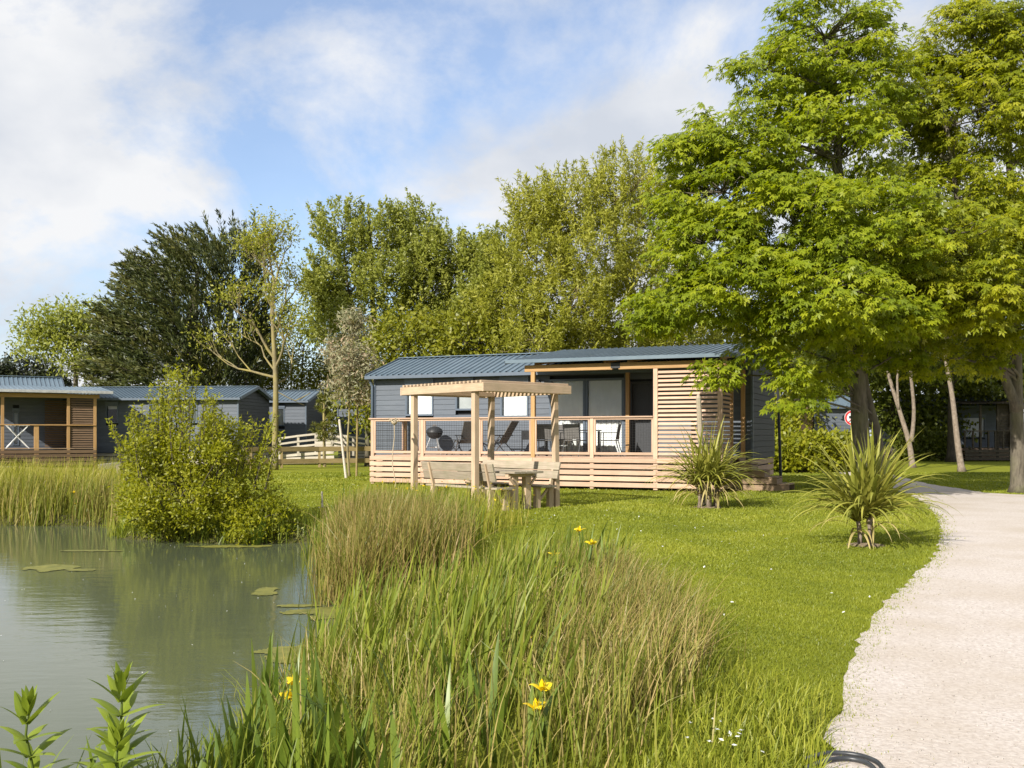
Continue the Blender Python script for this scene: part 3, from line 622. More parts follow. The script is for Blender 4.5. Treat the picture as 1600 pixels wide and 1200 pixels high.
m = MB(); m.lathe(gp, [(0.01, 0.2), (0.16, 0.21), (0.165, 0.225)], 16); m.obj('ash_tray', STEEL, g)
pp = dpt(822, 1.3); t = empty('planter_box', pp, 'dark planter box on thin legs beside the tall roof post', 'planter')
m = MB(); m.bar(pp + Vector((-0.14, 0, 0.6)), pp + Vector((0.14, 0, 0.6)), 0.28, 0.26); m.obj('box', BLACKM, t)
for sx in (-1, 1):
    for sy in (-1, 1): bar('leg', pp + Vector((sx * 0.12, sy * 0.12, 0)), pp + Vector((sx * 0.12, sy * 0.12, 0.47)), 0.03, 0.03, BLACKM, t, up=(1, 0, 0))

# ------------------------------------------------------------------ pergola with benches and table
e1 = Vector((0.766, 0.643, 0)); e2 = Vector((-0.643, 0.766, 0)); F0 = Vector((-0.72, 19.5, 0)); Z = Vector((0, 0, 1))
def PG(a, b, z=0): return F0 + e1 * a + e2 * b + Z * z
per = empty('pergola', PG(1.05, 1.05), 'pale timber pergola with slatted top standing over benches by the reeds', 'pergola')
for (a, b), dx in zip(((0, 0), (2.1, 0), (0, 2.1), (2.1, 2.1)), (0.0, -0.06, 0.0, 0.04)):
    bar('post', PG(a, b + dx, -0.05), PG(a, b, 2.36), 0.115, 0.115, WOOD_PER, per, up=e2)
for a in (-0.085, 2.185): bar('side_beam', PG(a, -0.35, 2.435), PG(a, 2.42, 2.435), 0.045, 0.165, WOOD_PER, per)
for b in (-0.375, 2.445): bar('end_beam', PG(-0.11, b, 2.435), PG(2.21, b, 2.435), 0.045, 0.17, WOOD_PER, per)
for b in (0.0, 2.1): bar('cross_beam', PG(-0.06, b, 2.41), PG(2.16, b, 2.41), 0.06, 0.10, WOOD_PER, per)
for i in range(21):
    b = -0.29 + i * 0.133
    bar('roof_slat', PG(-0.10, b, 2.545), PG(2.2, b, 2.545), 0.055, 0.045, WOOD_PER, per)
def bench(a0_, s, label, b0, b1):
    """s = +1 faces e1, -1 faces the other way"""
    t = empty('garden_bench', PG(a0_, 1.05), label, 'bench', 'pergola benches')
    A = lambda x, b, z: PG(a0_ + s * x, b, z)
    for k in range(3): bar('seat_plank', A(0.14 + k * 0.145, b0, 0.45), A(0.14 + k * 0.145, b1, 0.45), 0.135, 0.04, WOOD_GREY, t)
    for k, z in enumerate((0.68, 0.86)): bar('back_plank', A(0.035 - k * 0.05, b0, z), A(0.035 - k * 0.05, b1, z), 0.035, 0.17, WOOD_GREY, t, up=Z - e1 * s * 0.25)
    for b in (b0 + 0.2, b1 - 0.3):
        bar('back_support', A(0.07, b, 0.45), A(-0.055, b, 0.94), 0.07, 0.05, WOOD_PER, t, up=e2)
        bar('leg', A(0.08, b, -0.02), A(0.08, b, 0.43), 0.13, 0.10, WOOD_PER, t, up=e2); bar('leg', A(0.44, b, -0.02), A(0.44, b, 0.43), 0.13, 0.10, WOOD_PER, t, up=e2)
        bar('brace', A(0.42, b, 0.12), A(0.14, b, 0.40), 0.05, 0.05, WOOD_PER, t, up=e2)
bench(0.15, 1, 'weathered bench under the pergola with its back to the reeds', -0.4, 2.0); bench(2.0, -1, 'weathered bench under the pergola, backrest against the terrace side, striped with shade', -0.26, 2.3)
t = empty('picnic_table', PG(1.08, 0.9), 'weathered plank table between the two pergola benches', 'table')
for k in range(5): bar('tabletop_plank', PG(0.76 + k * 0.155, -0.38, 0.755), PG(0.76 + k * 0.155, 1.5, 0.755), 0.145, 0.04, WOOD_GREY, t)
for b in (-0.1, 1.3):
    for a in (0.90, 1.24): bar('leg', PG(a, b, -0.02), PG(a, b, 0.66), 0.15, 0.13, WOOD_PER, t, up=e2)
    bar('bearer', PG(0.72, b, 0.695), PG(1.42, b, 0.695), 0.10, 0.075, WOOD_PER, t)
    for a, s in ((0.86, -1), (1.28, 1)): bar('brace', PG(a, b - 0.08, 0.5), PG(a + s * 0.14, b - 0.08, 0.66), 0.04, 0.05, WOOD_PER, t, up=e2)

# ------------------------------------------------------------------ cabins at the back left
LF1 = Frame2((D(-70, 700, 43.8).x, 43.8), (0.86, 0.51))
# terrace of the far-left cabin
tx = lambda px, v=0: LF1.u_at(px, v)
lc = gable_cabin(LF1, tx(-70), tx(96, 3.0), 3.0, 7.0, 0.8, 3.45, 4.35, 'slate grey cabin behind the brown slatted terrace by the pond reeds', [(tx(20, 3), tx(30, 3), 1.0, 2.8)])
window(LF1, lc, tx(20, 3), tx(30, 3), 1.0, 2.62, 3.0, 'blind')
lt = empty('wooden_terrace', LF1(tx(5), 0, 0), 'brown timber terrace with slatted screens and pale metal roof edge by the pond', 'terrace')
UA, UB = tx(-70), tx(150)
for i in range(10): bar('deck_board', LF1(UA, 0.1 + i * 0.29, 0.88), LF1(UB, 0.1 + i * 0.29, 0.88), 0.27, 0.03, WOOD_DARK, lt)
for r in range(4): bar('skirt_board', LF1(UA, -0.03, 0.17 + r * 0.19), LF1(UB, -0.03, 0.17 + r * 0.19), 0.025, 0.15, WOOD_DEEP, lt)
for px in (4, 107, 148.5): bar('roof_post', LF1(tx(px), 0.03, 0), LF1(tx(px), 0.03, 3.22), 0.13, 0.12, WOOD_OR, lt, up=LF1.v)
bar('railing_post', LF1(tx(57), 0.03, 0), LF1(tx(57), 0.03, 1.95), 0.2, 0.11, WOOD_OR, lt, up=LF1.v)
bar('handrail', LF1(UA, 0.0, 1.97), LF1(UB, 0.0, 1.97), 0.14, 0.05, WOOD_OR, lt)
bar('roof_beam', LF1(UA, 0.03, 3.32), LF1(UB + 0.15, 0.03, 3.32), 0.1, 0.19, WOOD_OR, lt)
roof_sheets(LF1, lt, UA, UB + 0.7, -0.35, 3.52, 3.6, 3.9, ROOF)
bar('roof_fascia', LF1(UA, -0.38, 3.50), LF1(UB + 0.7, -0.38, 3.50), 0.03, 0.13, STEEL, lt)
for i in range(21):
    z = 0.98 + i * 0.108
    bar('screen_slat', LF1(tx(110.5), 0.03, z), LF1(tx(145.5), 0.03, z), 0.022, 0.08, WOOD_DEEP, lt, up=Z + LF1.v * 0.4)
    bar('screen_slat', LF1(tx(70, 2.6), 2.6, z), LF1(tx(118, 2.6), 2.6, z), 0.022, 0.08, WOOD_DEEP, lt, up=Z + LF1.v * 0.4)
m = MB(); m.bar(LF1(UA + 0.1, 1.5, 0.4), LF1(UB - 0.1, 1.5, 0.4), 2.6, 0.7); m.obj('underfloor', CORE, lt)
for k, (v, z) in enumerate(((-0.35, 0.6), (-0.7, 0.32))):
    bar('step', LF1(UA, v, z), LF1(tx(20), v, z), 0.34, 0.06, WOOD_DEEP, lt)
bar('landing_board', LF1(UA, -1.1, 0.07), LF1(tx(26), -1.1, 0.07), 0.5, 0.1, WOOD_PALE, lt)
# folding airer on that terrace
p = LF1(tx(27, 0.5), 0.5, 0.895); dr = empty('drying_rack', p, 'white folding drying rack with crossed legs on the brown terrace', 'drying rack')
for dv in (-0.22, 0.22):
    for s in (-1, 1):
        m = MB(); m.tube([p + LF1.u * (-0.48 * s) + LF1.v * dv, p + LF1.u * (0.42 * s) + LF1.v * dv + Z * 1.02], 0.02); m.obj('leg', WHITE, dr)
for k in range(6): bar('rod', p + LF1.u * (-0.42 + 0.168 * k) + LF1.v * -0.25 + Z * 1.03, p + LF1.u * (-0.42 + 0.168 * k) + LF1.v * 0.25 + Z * 1.03, 0.02, 0.02, WHITE, dr)
for dv in (-0.25, 0.25): bar('frame_bar', p + LF1.u * -0.48 + LF1.v * dv + Z * 1.05, p + LF1.u * 0.5 + LF1.v * dv + Z * 1.05, 0.025, 0.025, WHITE, dr)
# cabin with small windows
LF2 = Frame2((D(70, 700, 49.5).x, 50.0), (0.985, -0.12)); q = lambda px: LF2.u_at(px, 0)
hw = [(q(165.5), q(185), 2.1, 3.0), (q(232), q(251), 2.1, 3.05), (q(293), q(309), 2.1, 3.0)]
c2 = gable_cabin(LF2, q(80), q(372), 0, 4.2, 0.62, 3.36, 3.92, 'slate grey cabin with small square windows behind the pond shrub', [(a, b, c, d + 0.16) for a, b, c, d in hw], base_mat=WOOD_PALE, plinth_rows=3)
for k, (a, b, c, d) in enumerate(hw): window(LF2, c2, a, b, c, d, 0, ('half', 'curtain', 'curtain')[k], t=0.06)
LF3 = Frame2((D(400, 700, 54.5).x, 55), (0.985, -0.10)); q = lambda px: LF3.u_at(px, 0)
hw = [(q(432), q(445), 2.0, 3.0)]
c3 = gable_cabin(LF3, q(395), q(478), 0, 4.0, 0.62, 3.42, 3.98, 'small slate cabin end standing behind the lichen covered bare tree', [(a, b, c, d + 0.16) for a, b, c, d in hw], base_mat=WOOD_PALE, plinth_rows=3)
window(LF3, c3, *hw[0], 0, 'curtain')
LF4 = Frame2((D(535, 700, 60).x, 60), (0.99, -0.10)); q = lambda px: LF4.u_at(px, 0)
hw = [(q(548), q(556), 1.7, 2.6)]
c4_ = gable_cabin(LF4, q(528), q(640), 0, 4.0, 0.6, 3.42, 3.98, 'distant slate cabin glimpsed between staked eucalyptus and main cabin corner', [(a, b, c, d + 0.16) for a, b, c, d in hw], base_mat=WOOD_PALE, plinth_rows=3)
window(LF4, c4_, *hw[0], 0, 'blind')

# ------------------------------------------------------------------ fences and ramp
def rail_fence(name, pts, zs, h, mat, label, group=None, pw=0.12, rw=0.13, back=0.07, postmat=None):
    f = empty(name, pts[0], label, 'fence', group)
    for p in pts: bar('post', p - Z * 0.02, p + Z * h, pw, pw, postmat or mat, f, up=(1, 0.2, 0))
    for a, b in zip(pts[:-1], pts[1:]):
        for z in zs: bar('rail', a + Z * z + Vector((0, -back, 0)), b + Z * z + Vector((0, -back, 0)), 0.04, rw, mat, f)
    return f
def gp3(px, d): return Vector(((px - 800) / FPX * d, d, 0))
rail_fence('post_and_rail_fence', [gp3(x, d) for x, d in ((330, 43.5), (392, 44.5), (440, 45.5), (499, 46.5), (545, 47), (600, 47.5))], (0.30, 0.86), 0.95, WOOD_BROWN, 'brown two-rail fence across the lawn left of the terrace railing', rw=0.22)
rail_fence('ramp_railing', [gp3(x, d) + Z * z for x, d, z in ((437, 50, 0.35), (466, 50, 0.48), (518, 50, 0.66))], (0.45, 0.7, 0.98), 1.0, WOOD_PALE, 'bleached ramp railing climbing behind the brown fence to a pale corner post', rw=0.10)
rail_fence('ramp_railing', [gp3(x, d) + Z * z for x, d, z in ((520, 50.4, 0.64), (552, 54, 0.4), (582, 58, 0.25))], (0.45, 0.7, 0.98), 1.0, WOOD_PALE, 'bleached ramp railing running back from the pale corner post behind the eucalyptus', rw=0.10)
rp = empty('access_ramp', gp3(470, 50.6), 'bleached plank ramp behind the brown two-rail fence', 'ramp')
for k in range(14):
    a = gp3(424 + k * 7.2, 50.9); zz = 0.33 + 0.025 * k
    bar('ramp_plank', a + Vector((0, -0.5, zz)), a + Vector((0, 0.9, zz)), 0.22, 0.035, WOOD_PALE, rp)
for k in range(3): bar('ramp_skirt_board', gp3(424, 50.25) + Z * (0.10 + 0.16 * k), gp3(522, 50.25) + Z * (0.16 + 0.24 * k), 0.03, 0.14, WOOD_PALE, rp)
for k in range(4): bar('ramp_skirt_board', gp3(492, 51.8) + Z * (0.95 + 0.16 * k), gp3(545, 51.8) + Z * (0.95 + 0.16 * k), 0.03, 0.13, WOOD_PALE, rp)
for px in (430, 476, 519): bar('ramp_leg', gp3(px, 50.5), gp3(px, 50.5) + Z * 0.33, 0.1, 0.1, WOOD_PALE, rp, up=(1, 0, 0))
for px in (493, 544): bar('ramp_leg', gp3(px, 51.9), gp3(px, 51.9) + Z * 1.5, 0.1, 0.08, WOOD_PALE, rp, up=(1, 0, 0))
rail_fence('rail_fence', [gp3(-90, 27.5), gp3(30, 27.5), gp3(150, 26.5)], (0.28, 0.55), 0.66, WOOD_BROWN, 'low brown rail fence hidden in tall yellow-green grass', rw=0.14)
bf = empty('fence_end', gp3(173, 25.6), 'whitish weathered plank ends of a low fence beside the pond shrub', 'fence')
for k, z in enumerate((0.24, 0.46, 0.68)): bar('rail', gp3(154, 25.4) + Z * z, gp3(172 + k * 8, 25.8) + Z * (z + 0.05), 0.05, 0.15, WOOD_PALE, bf)
for px in (158, 186): bar('post', gp3(px, 25.66) - Z * 0.02, gp3(px, 25.66) + Z * 0.72, 0.1, 0.1, WOOD_GREY, bf, up=(1, 0, 0))

# ------------------------------------------------------------------ foliage tools
def unit(a): return a / np.maximum(np.linalg.norm(a, axis=-1, keepdims=True), 1e-9)
def rdir(n):
    return unit(rng.normal(size=(n, 3)))
def tmpl_rhomb(w=0.2, droop=0.1): return np.array([(0, 0, 0), (0.45, -w, 0.02), (1, 0, -droop), (0.45, w, 0.02)]), np.array([[0, 1, 2, 3]])
def tmpl_maple():
    V, F = [], []
    for ang, ln, w in ((0, 1.0, 0.17), (0.85, 0.80, 0.15), (-0.85, 0.80, 0.15), (1.75, 0.45, 0.12), (-1.75, 0.45, 0.12)):
        c, s = math.cos(ang), math.sin(ang); o = len(V)
        for x, y, z in ((0, 0, 0), (0.5 * ln, -w, 0.02), (ln, 0, -0.14 * ln), (0.5 * ln, w, 0.02)): V.append((x * c - y * s + 0.1, x * s + y * c, z))
        F.append([o, o + 1, o + 2, o + 3])
    return np.array(V), np.array(F)
def leafmesh(name, P, A, N, S, tmpl, rnd):
    TV, TF = tmpl; n = len(P); A = unit(A); B = unit(np.cross(N, A)); N = np.cross(A, B)
    S = np.asarray(S).reshape(-1, 1, 1) if np.ndim(S) else S
    V = P[:, None, :] + S * (TV[None, :, 0:1] * A[:, None, :] + TV[None, :, 1:2] * B[:, None, :] + TV[None, :, 2:3] * N[:, None, :])
    F = (TF[None] + (np.arange(n) * len(TV))[:, None, None]).reshape(-1, TF.shape[1])
    return npmesh(name, V.reshape(-1, 3), F, np.repeat(rnd, len(TF)))
def lobepts(lobes, n, shell=0.55):
    """points in ellipsoid lobes (c, r, weight), biased to the outer shell"""
    w = np.array([l[2] for l in lobes], float); w /= w.sum(); idx = rng.choice(len(lobes), n, p=w)
    C = np.array([l[0] for l in lobes])[idx]; Rr = np.array([l[1] for l in lobes])[idx]
    d = rdir(n); r = rng.random(n) ** (1 / 3.0) * (1 - shell) + shell * (0.75 + 0.25 * rng.random(n))
    r *= 0.82 + 0.36 * rng.random(n)
    return C + d * Rr * r[:, None], d, idx
def curve_to(a, b, sag=0.0, n=5, jit=0.1):
    L = (b - a).length; out = []
    for i in range(n + 1):
        t = i / n; p = a.lerp(b, t) + Vector((0, 0, sag * L * math.sin(math.pi * t)))
        if 0 < i < n: p += Vector((random.gauss(0, 1), random.gauss(0, 1), random.gauss(0, 1))) * jit * L / n
        out.append(p)
    return out
def taper(a, b, n): return [a + (b - a) * i / n for i in range(n + 1)]
def tree(name, label, base, trunks, lobes, leaf, group=None, bark=BARK, twigs=160, cat='tree', limb_r=0.09):
    """trunks: list of (points, r0, r1); lobes: (centre, radii, weight); leaf: dict"""
    base = Vector(base); t = empty(name, base, label, cat, group)
    allpts = []
    for pts, r0, r1 in trunks:
        P = catmull([Vector(p) for p in pts], 4); m = MB(); rr = [r0 + (r1 - r0) * (i / (len(P) - 1)) ** 0.8 for i in range(len(P))]
        rr[0] *= 1.35; m.tube(P, rr, 9); m.obj('trunk', bark, t, True); allpts += P[len(P) // 3:]
    m = MB(); limbs = []
    for c, r, w in lobes:
        c = Vector(c)
        s = min(allpts, key=lambda p: (p - c).length + 2.0 * max(0, p.z - c.z + 0.5)); P = curve_to(s, c, 0.06, 6, 0.22); m.tube(P, taper(limb_r * min(1, 0.3 + w), 0.02, 6), 6); limbs += P
    cl, d, idx = lobepts(lobes, leaf['clumps'], leaf.get('shell', 0.55))
    for k in range(min(twigs, len(cl))):
        c = Vector(cl[k]); s = min(limbs, key=lambda p: (p - c).length + 1.2 * max(0, p.z - c.z))
        P = curve_to(s, c, 0.05, 4, 0.25); m.tube(P, taper(0.022, 0.008, 4), 4)
    tag(m.obj('branches', bark, t, True), kind='stuff')
    per = leaf['per']; n = len(cl) * per
    C = np.repeat(cl, per, 0); cd = np.repeat(d, per, 0); cr = np.repeat(rng.random(len(cl)), per)
    style = leaf['style']
    if style == 'maple':      # drooping flat sprays
        a = rng.random(n) * 2 * np.pi; rad = np.sqrt(rng.random(n)) * leaf['spread']
        O = np.stack([np.cos(a) * rad, np.sin(a) * rad, -0.55 * rad ** 2 / leaf['spread'] + rng.normal(0, 0.05, n)], -1)
        P = C + O; A = np.stack([np.cos(a), np.sin(a), -0.55 - 0.7 * rng.random(n)], -1) + rng.normal(0, 0.35, (n, 3)) + 0.35 * cd
        N = np.stack([np.cos(a) * 0.5, np.sin(a) * 0.5, np.ones(n)], -1) + rng.normal(0, 0.35, (n, 3)) + np.array([-0.55, -0.42, 0.2])
    elif style == 'spray':    # upright whippy shoots
        ax = unit(cd * leaf.get('outw', 0.6) + np.array([0, 0, leaf.get('upw', 0.9)]) + np.repeat(rng.normal(0, 0.25, (len(cl), 3)), per, 0))
        tt = rng.random(n)[:, None]; P = C + ax * (tt - 0.4) * leaf['spread'] * 2 + rng.normal(0, 1, (n, 3)) * leaf['spread'] * 0.22 * (1.1 - tt)
        A = ax * 0.5 + rng.normal(0, 0.6, (n, 3)); N = rdir(n) * 0.8 + np.array([-0.55, -0.42, 0.5])
    else:                     # loose round clumps
        P = C + rng.normal(0, 1, (n, 3)) * leaf['spread'] * np.array([1, 1, 0.7]); A = rdir(n) + cd * 0.5 + np.array([0, 0, -0.25]); N = rdir(n) * 0.7 + np.array([-0.5, -0.4, 0.6])
    S = leaf['size'] * (0.65 + 0.7 * rng.random(n))
    rv = np.clip(0.55 * cr + 0.45 * rng.random(n), 0, 1)
    me = leafmesh('crown', P - np.array(base), A, N, S, leaf['tmpl'], rv)
    mobj('crown', me, leaf['mat'], t, Matrix.Translation(base))
    return t
TM_MAPLE = tmpl_maple(); TM_R = tmpl_rhomb(0.22); TM_W = tmpl_rhomb(0.13); TM_L = tmpl_rhomb(0.3)
def lob(px, py, d, rx, rz, w=1.0, ry=None):
    """a crown lobe seen at a pixel, at distance d; radii in metres"""
    c = D(px, py, d); return ((c.x, c.y, c.z), (rx, ry or rx, rz), w)

# ---- the two maples over the path
mp1 = gp3(1350, 24.5)
tree('maple_tree', 'large bright green maple overhanging the cabin corner and steps', mp1,
     [([mp1, D(1345, 690, 24.5), D(1338, 560, 24.4), D(1325, 420, 24.2), D(1310, 250, 24), D(1290, 70, 24)], 0.30, 0.04),
      ([mp1 + Vector((0.35, 0.1, 0)), D(1372, 690, 24.8), D(1352, 600, 24.9), D(1342, 480, 25.2), D(1380, 320, 25.5)], 0.16, 0.04)],
     [lob(1290, 60, 24, 1.5, 1.3, 1.0), lob(1195, 110, 23.5, 1.0, 0.7, 0.35), lob(1330, 140, 24.5, 1.6, 1.3, 0.9), lob(1180, 215, 23.5, 1.7, 1.0, 0.9), lob(1290, 240, 23.2, 1.7, 1.3, 1.0),
      lob(1090, 235, 23.2, 1.0, 0.5, 0.3), lob(1130, 300, 23, 1.6, 0.9, 0.8), lob(1240, 350, 22.2, 1.7, 1.2, 1.1), lob(1100, 380, 22.6, 1.2, 0.9, 0.65), lob(1350, 360, 22.6, 1.8, 1.2, 1.0),
      lob(1050, 470, 22.6, 0.9, 0.65, 0.4), lob(1160, 440, 22.2, 1.5, 0.9, 0.9), lob(1290, 455, 21.6, 1.6, 0.9, 0.9), lob(1235, 500, 22.4, 1.3, 0.5, 0.4), lob(1370, 490, 22.8, 1.4, 0.6, 0.5),
      lob(1110, 575, 22.8, 0.5, 0.25, 0.06), lob(1240, 578, 22.4, 0.6, 0.28, 0.11), lob(1240, 625, 22.3, 0.45, 0.2, 0.06), lob(1340, 530, 25, 1.6, 0.5, 0.35), lob(1010, 500, 22.8, 0.5, 0.3, 0.12), lob(1295, 560, 23.6, 0.7, 0.35, 0.12), lob(1190, 545, 22.8, 0.7, 0.3, 0.12), lob(1390, 560, 24, 0.8, 0.3, 0.12), lob(1262, 610, 22.6, 0.4, 0.25, 0.06)],
     dict(clumps=1240, per=36, spread=0.42, size=0.132, style='maple', tmpl=TM_MAPLE, mat=LF_MAPLE, shell=0.62), bark=BARK, twigs=330, limb_r=0.085)
mp2 = gp3(1592, 25.8)
tree('maple_tree', 'golden green maple standing at the far edge of the gravel path', mp2,
     [([mp2, D(1590, 690, 25.8), D(1588, 560, 25.8), D(1584, 400, 25.9), D(1575, 220, 26), D(1560, 60, 26)], 0.22, 0.05),
      ([D(1590, 640, 25.8), D(1560, 560, 25.5), D(1535, 460, 25.2), D(1500, 330, 25), D(1480, 200, 25)], 0.14, 0.04)],
     [lob(1520, 60, 26, 1.6, 1.1, 1.0), lob(1590, 80, 25.5, 1.6, 1.4, 1.0), lob(1440, 130, 26, 1.1, 1.2, 0.7), lob(1530, 170, 25, 1.8, 1.2, 1.1), lob(1640, 200, 25.5, 1.8, 1.8, 1.1), lob(1455, 225, 26, 0.8, 0.8, 0.4),
      lob(1490, 300, 25, 1.6, 0.9, 0.7), lob(1460, 380, 23, 1.7, 1.0, 1.1), lob(1560, 370, 24.2, 1.7, 1.1, 1.0), lob(1640, 380, 24.5, 1.8, 1.2, 0.9), lob(1420, 460, 23.4, 1.4, 0.9, 0.8), lob(1520, 450, 23.2, 1.6, 0.9, 0.9), lob(1610, 470, 24, 1.5, 0.8, 0.7),
      lob(1480, 510, 25, 1.2, 0.5, 0.35), lob(1445, 560, 24.4, 0.8, 0.35, 0.14), lob(1530, 550, 25, 0.8, 0.4, 0.14), lob(1575, 530, 24.5, 0.8, 0.4, 0.15), lob(1700, 120, 27, 2.2, 2.0, 0.7), lob(1720, 350, 26, 2.2, 1.8, 0.7)],
     dict(clumps=1110, per=36, spread=0.42, size=0.136, style='maple', tmpl=TM_MAPLE, mat=LF_MAPLE2, shell=0.5), bark=BARK, twigs=300, limb_r=0.1)
# ---- slim woodland trees behind the path
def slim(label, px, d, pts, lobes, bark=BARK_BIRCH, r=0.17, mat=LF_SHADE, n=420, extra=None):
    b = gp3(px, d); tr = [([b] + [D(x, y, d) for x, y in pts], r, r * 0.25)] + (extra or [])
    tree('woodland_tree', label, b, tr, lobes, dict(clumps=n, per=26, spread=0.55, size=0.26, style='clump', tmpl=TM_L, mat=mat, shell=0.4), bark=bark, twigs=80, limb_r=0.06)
slim('slim forked pale-barked tree in shade between the maples', 1426, 46, [(1420, 690), (1405, 640), (1385, 570), (1378, 490), (1390, 380)], [lob(1400, 420, 44, 3.2, 2.2), lob(1370, 330, 45, 3, 2.5), lob(1440, 500, 46, 2.6, 1.2, 0.5)],
     extra=[([D(1424, 690, 44), D(1428, 640, 44), D(1422, 560, 44), D(1428, 470, 44.5), D(1420, 380, 45)], 0.10, 0.04), ([D(1404, 640, 44), D(1402, 590, 43.8), D(1405, 500, 43.5), D(1400, 420, 43.5)], 0.06, 0.03)], r=0.15)
slim('single leaning pinkish trunk on the shaded lawn with a forked top', 1503, 41, [(1496, 690), (1488, 620), (1478, 560), (1478, 490), (1490, 390)], [lob(1490, 400, 41, 3, 2), lob(1560, 380, 43, 3, 2.5), lob(1530, 520, 47, 2.5, 1.3, 0.6)],
     extra=[([D(1478, 530, 41), D(1460, 480, 41), D(1455, 430, 41)], 0.04, 0.02)], r=0.15)
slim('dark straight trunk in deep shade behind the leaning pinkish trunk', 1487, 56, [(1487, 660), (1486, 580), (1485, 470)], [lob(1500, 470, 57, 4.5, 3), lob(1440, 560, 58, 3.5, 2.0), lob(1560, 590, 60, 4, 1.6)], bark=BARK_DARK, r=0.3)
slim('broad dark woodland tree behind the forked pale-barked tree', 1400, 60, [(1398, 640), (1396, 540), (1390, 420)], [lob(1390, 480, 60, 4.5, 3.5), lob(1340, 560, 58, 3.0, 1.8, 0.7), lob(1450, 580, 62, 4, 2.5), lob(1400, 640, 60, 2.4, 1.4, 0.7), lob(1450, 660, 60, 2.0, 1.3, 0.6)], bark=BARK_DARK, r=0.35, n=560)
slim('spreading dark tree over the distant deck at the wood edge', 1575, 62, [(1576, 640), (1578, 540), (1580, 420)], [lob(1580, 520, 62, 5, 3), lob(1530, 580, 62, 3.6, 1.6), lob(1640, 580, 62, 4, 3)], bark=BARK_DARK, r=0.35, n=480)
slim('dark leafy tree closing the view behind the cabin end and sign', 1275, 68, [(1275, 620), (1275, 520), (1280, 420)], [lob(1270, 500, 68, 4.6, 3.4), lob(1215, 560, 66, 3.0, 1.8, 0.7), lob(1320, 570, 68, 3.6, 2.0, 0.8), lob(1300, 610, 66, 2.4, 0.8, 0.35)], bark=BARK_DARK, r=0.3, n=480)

# ---- trees behind the main cabin
def back(name, label, px, d, pts, lobes, n, per, mat, style='spray', size=0.2, spread=0.55, bark=BARK_DARK, r=0.22, tm=TM_R, shell=0.45, extra=None, twigs=160):
    b = gp3(px, d)
    if name in ('willow_tree', 'poplar_tree'): lobes = [((c[0], c[1], c[2] - 0.1 * (c[2] - 3.5)), q_, w_) for c, q_, w_ in lobes]
    tree(name, label, b, [([b] + [D(x, y, d) for x, y in pts], r, 0.05)] + (extra or []), lobes, dict(clumps=n, per=per, spread=spread, size=size, style=style, tmpl=tm, mat=mat, shell=shell), bark=bark, twigs=twigs, limb_r=0.07)
back('willow_tree', 'tall rounded yellow-green willow behind the terrace roof', 955, 44, [(960, 560), (985, 480), (965, 390), (960, 300)],
     [lob(985, 265, 44, 2.2, 1.6, 1.0), lob(900, 290, 43.5, 2.2, 1.5, 1.0), lob(835, 310, 43.5, 1.4, 1.5, 0.7), lob(1040, 300, 45, 1.8, 1.9, 0.8), lob(830, 390, 43, 1.9, 1.5, 0.9), lob(930, 380, 42.6, 2.4, 1.7, 1.2), lob(1020, 410, 43.5, 2.2, 1.6, 0.9),
      lob(800, 470, 43, 1.8, 1.3, 0.8), lob(890, 470, 42, 2.2, 1.5, 1.1), lob(840, 530, 42, 2.0, 1.0, 0.8), lob(985, 500, 43, 2.2, 1.3, 0.8), lob(1055, 520, 45, 2, 1.2, 0.6), lob(920, 545, 43, 2, 0.9, 0.6)],
     1500, 60, LF_WILLOW, size=0.2, spread=0.62, extra=[([D(960, 560, 44), D(915, 490, 43.5), D(890, 410, 43.5), D(870, 330, 43.5)], 0.15, 0.04), ([D(965, 545, 44), D(1010, 470, 44), D(1030, 370, 44.5)], 0.14, 0.04)], bark=BARK_PALE, tm=TM_W, twigs=300)
back('poplar_tree', 'airy grey-green poplar with slender upright stems behind the cabin ridge', 590, 48, [(588, 560), (582, 470), (578, 380), (575, 320)],
     [lob(535, 335, 48, 1.5, 1.3, 0.8), lob(600, 345, 48, 1.6, 1.3, 0.8), lob(648, 335, 48, 1.1, 1.4, 0.6), lob(530, 415, 48, 1.7, 1.4, 0.8), lob(610, 420, 47, 1.9, 1.3, 0.9), lob(560, 480, 47.5, 1.8, 1.2, 0.6), lob(520, 500, 48, 1.5, 1.2, 0.4), lob(505, 440, 48, 1.1, 1.0, 0.4), lob(640, 500, 47, 1.5, 1.2, 0.6)],
     740, 60, LF_POPLAR, size=0.17, spread=0.6, extra=[([gp3(575, 48), D(570, 560, 48), D(545, 460, 48), D(535, 350, 48)], 0.14, 0.03), ([gp3(605, 48), D(612, 560, 48), D(635, 450, 48), D(648, 350, 48)], 0.14, 0.03)], bark=BARK, twigs=220)
back('poplar_tree', 'rounder mid-green tree with a bare pale stem between poplar and willow', 700, 47, [(706, 560), (702, 480), (700, 400)],
     [lob(700, 375, 47, 1.7, 1.1, 0.8), lob(740, 410, 47, 1.4, 1.3, 0.7), lob(668, 440, 47, 1.3, 1.2, 0.6), lob(745, 480, 46, 1.6, 1.2, 0.7), lob(775, 385, 46, 1.3, 1.3, 0.7), lob(770, 440, 45, 1.4, 1.2, 0.7), lob(655, 395, 47, 1.2, 1.2, 0.5), lob(690, 500, 47, 1.3, 1.0, 0.4), lob(765, 540, 46, 1.6, 0.9, 0.6)],
     760, 60, LF_POPLAR, size=0.17, spread=0.55, extra=[([D(706, 560, 47), D(725, 490, 47), D(745, 420, 47)], 0.09, 0.03), ([D(705, 545, 47), D(680, 470, 47), D(668, 410, 47)], 0.08, 0.03)], bark=BARK_PALE, twigs=180)
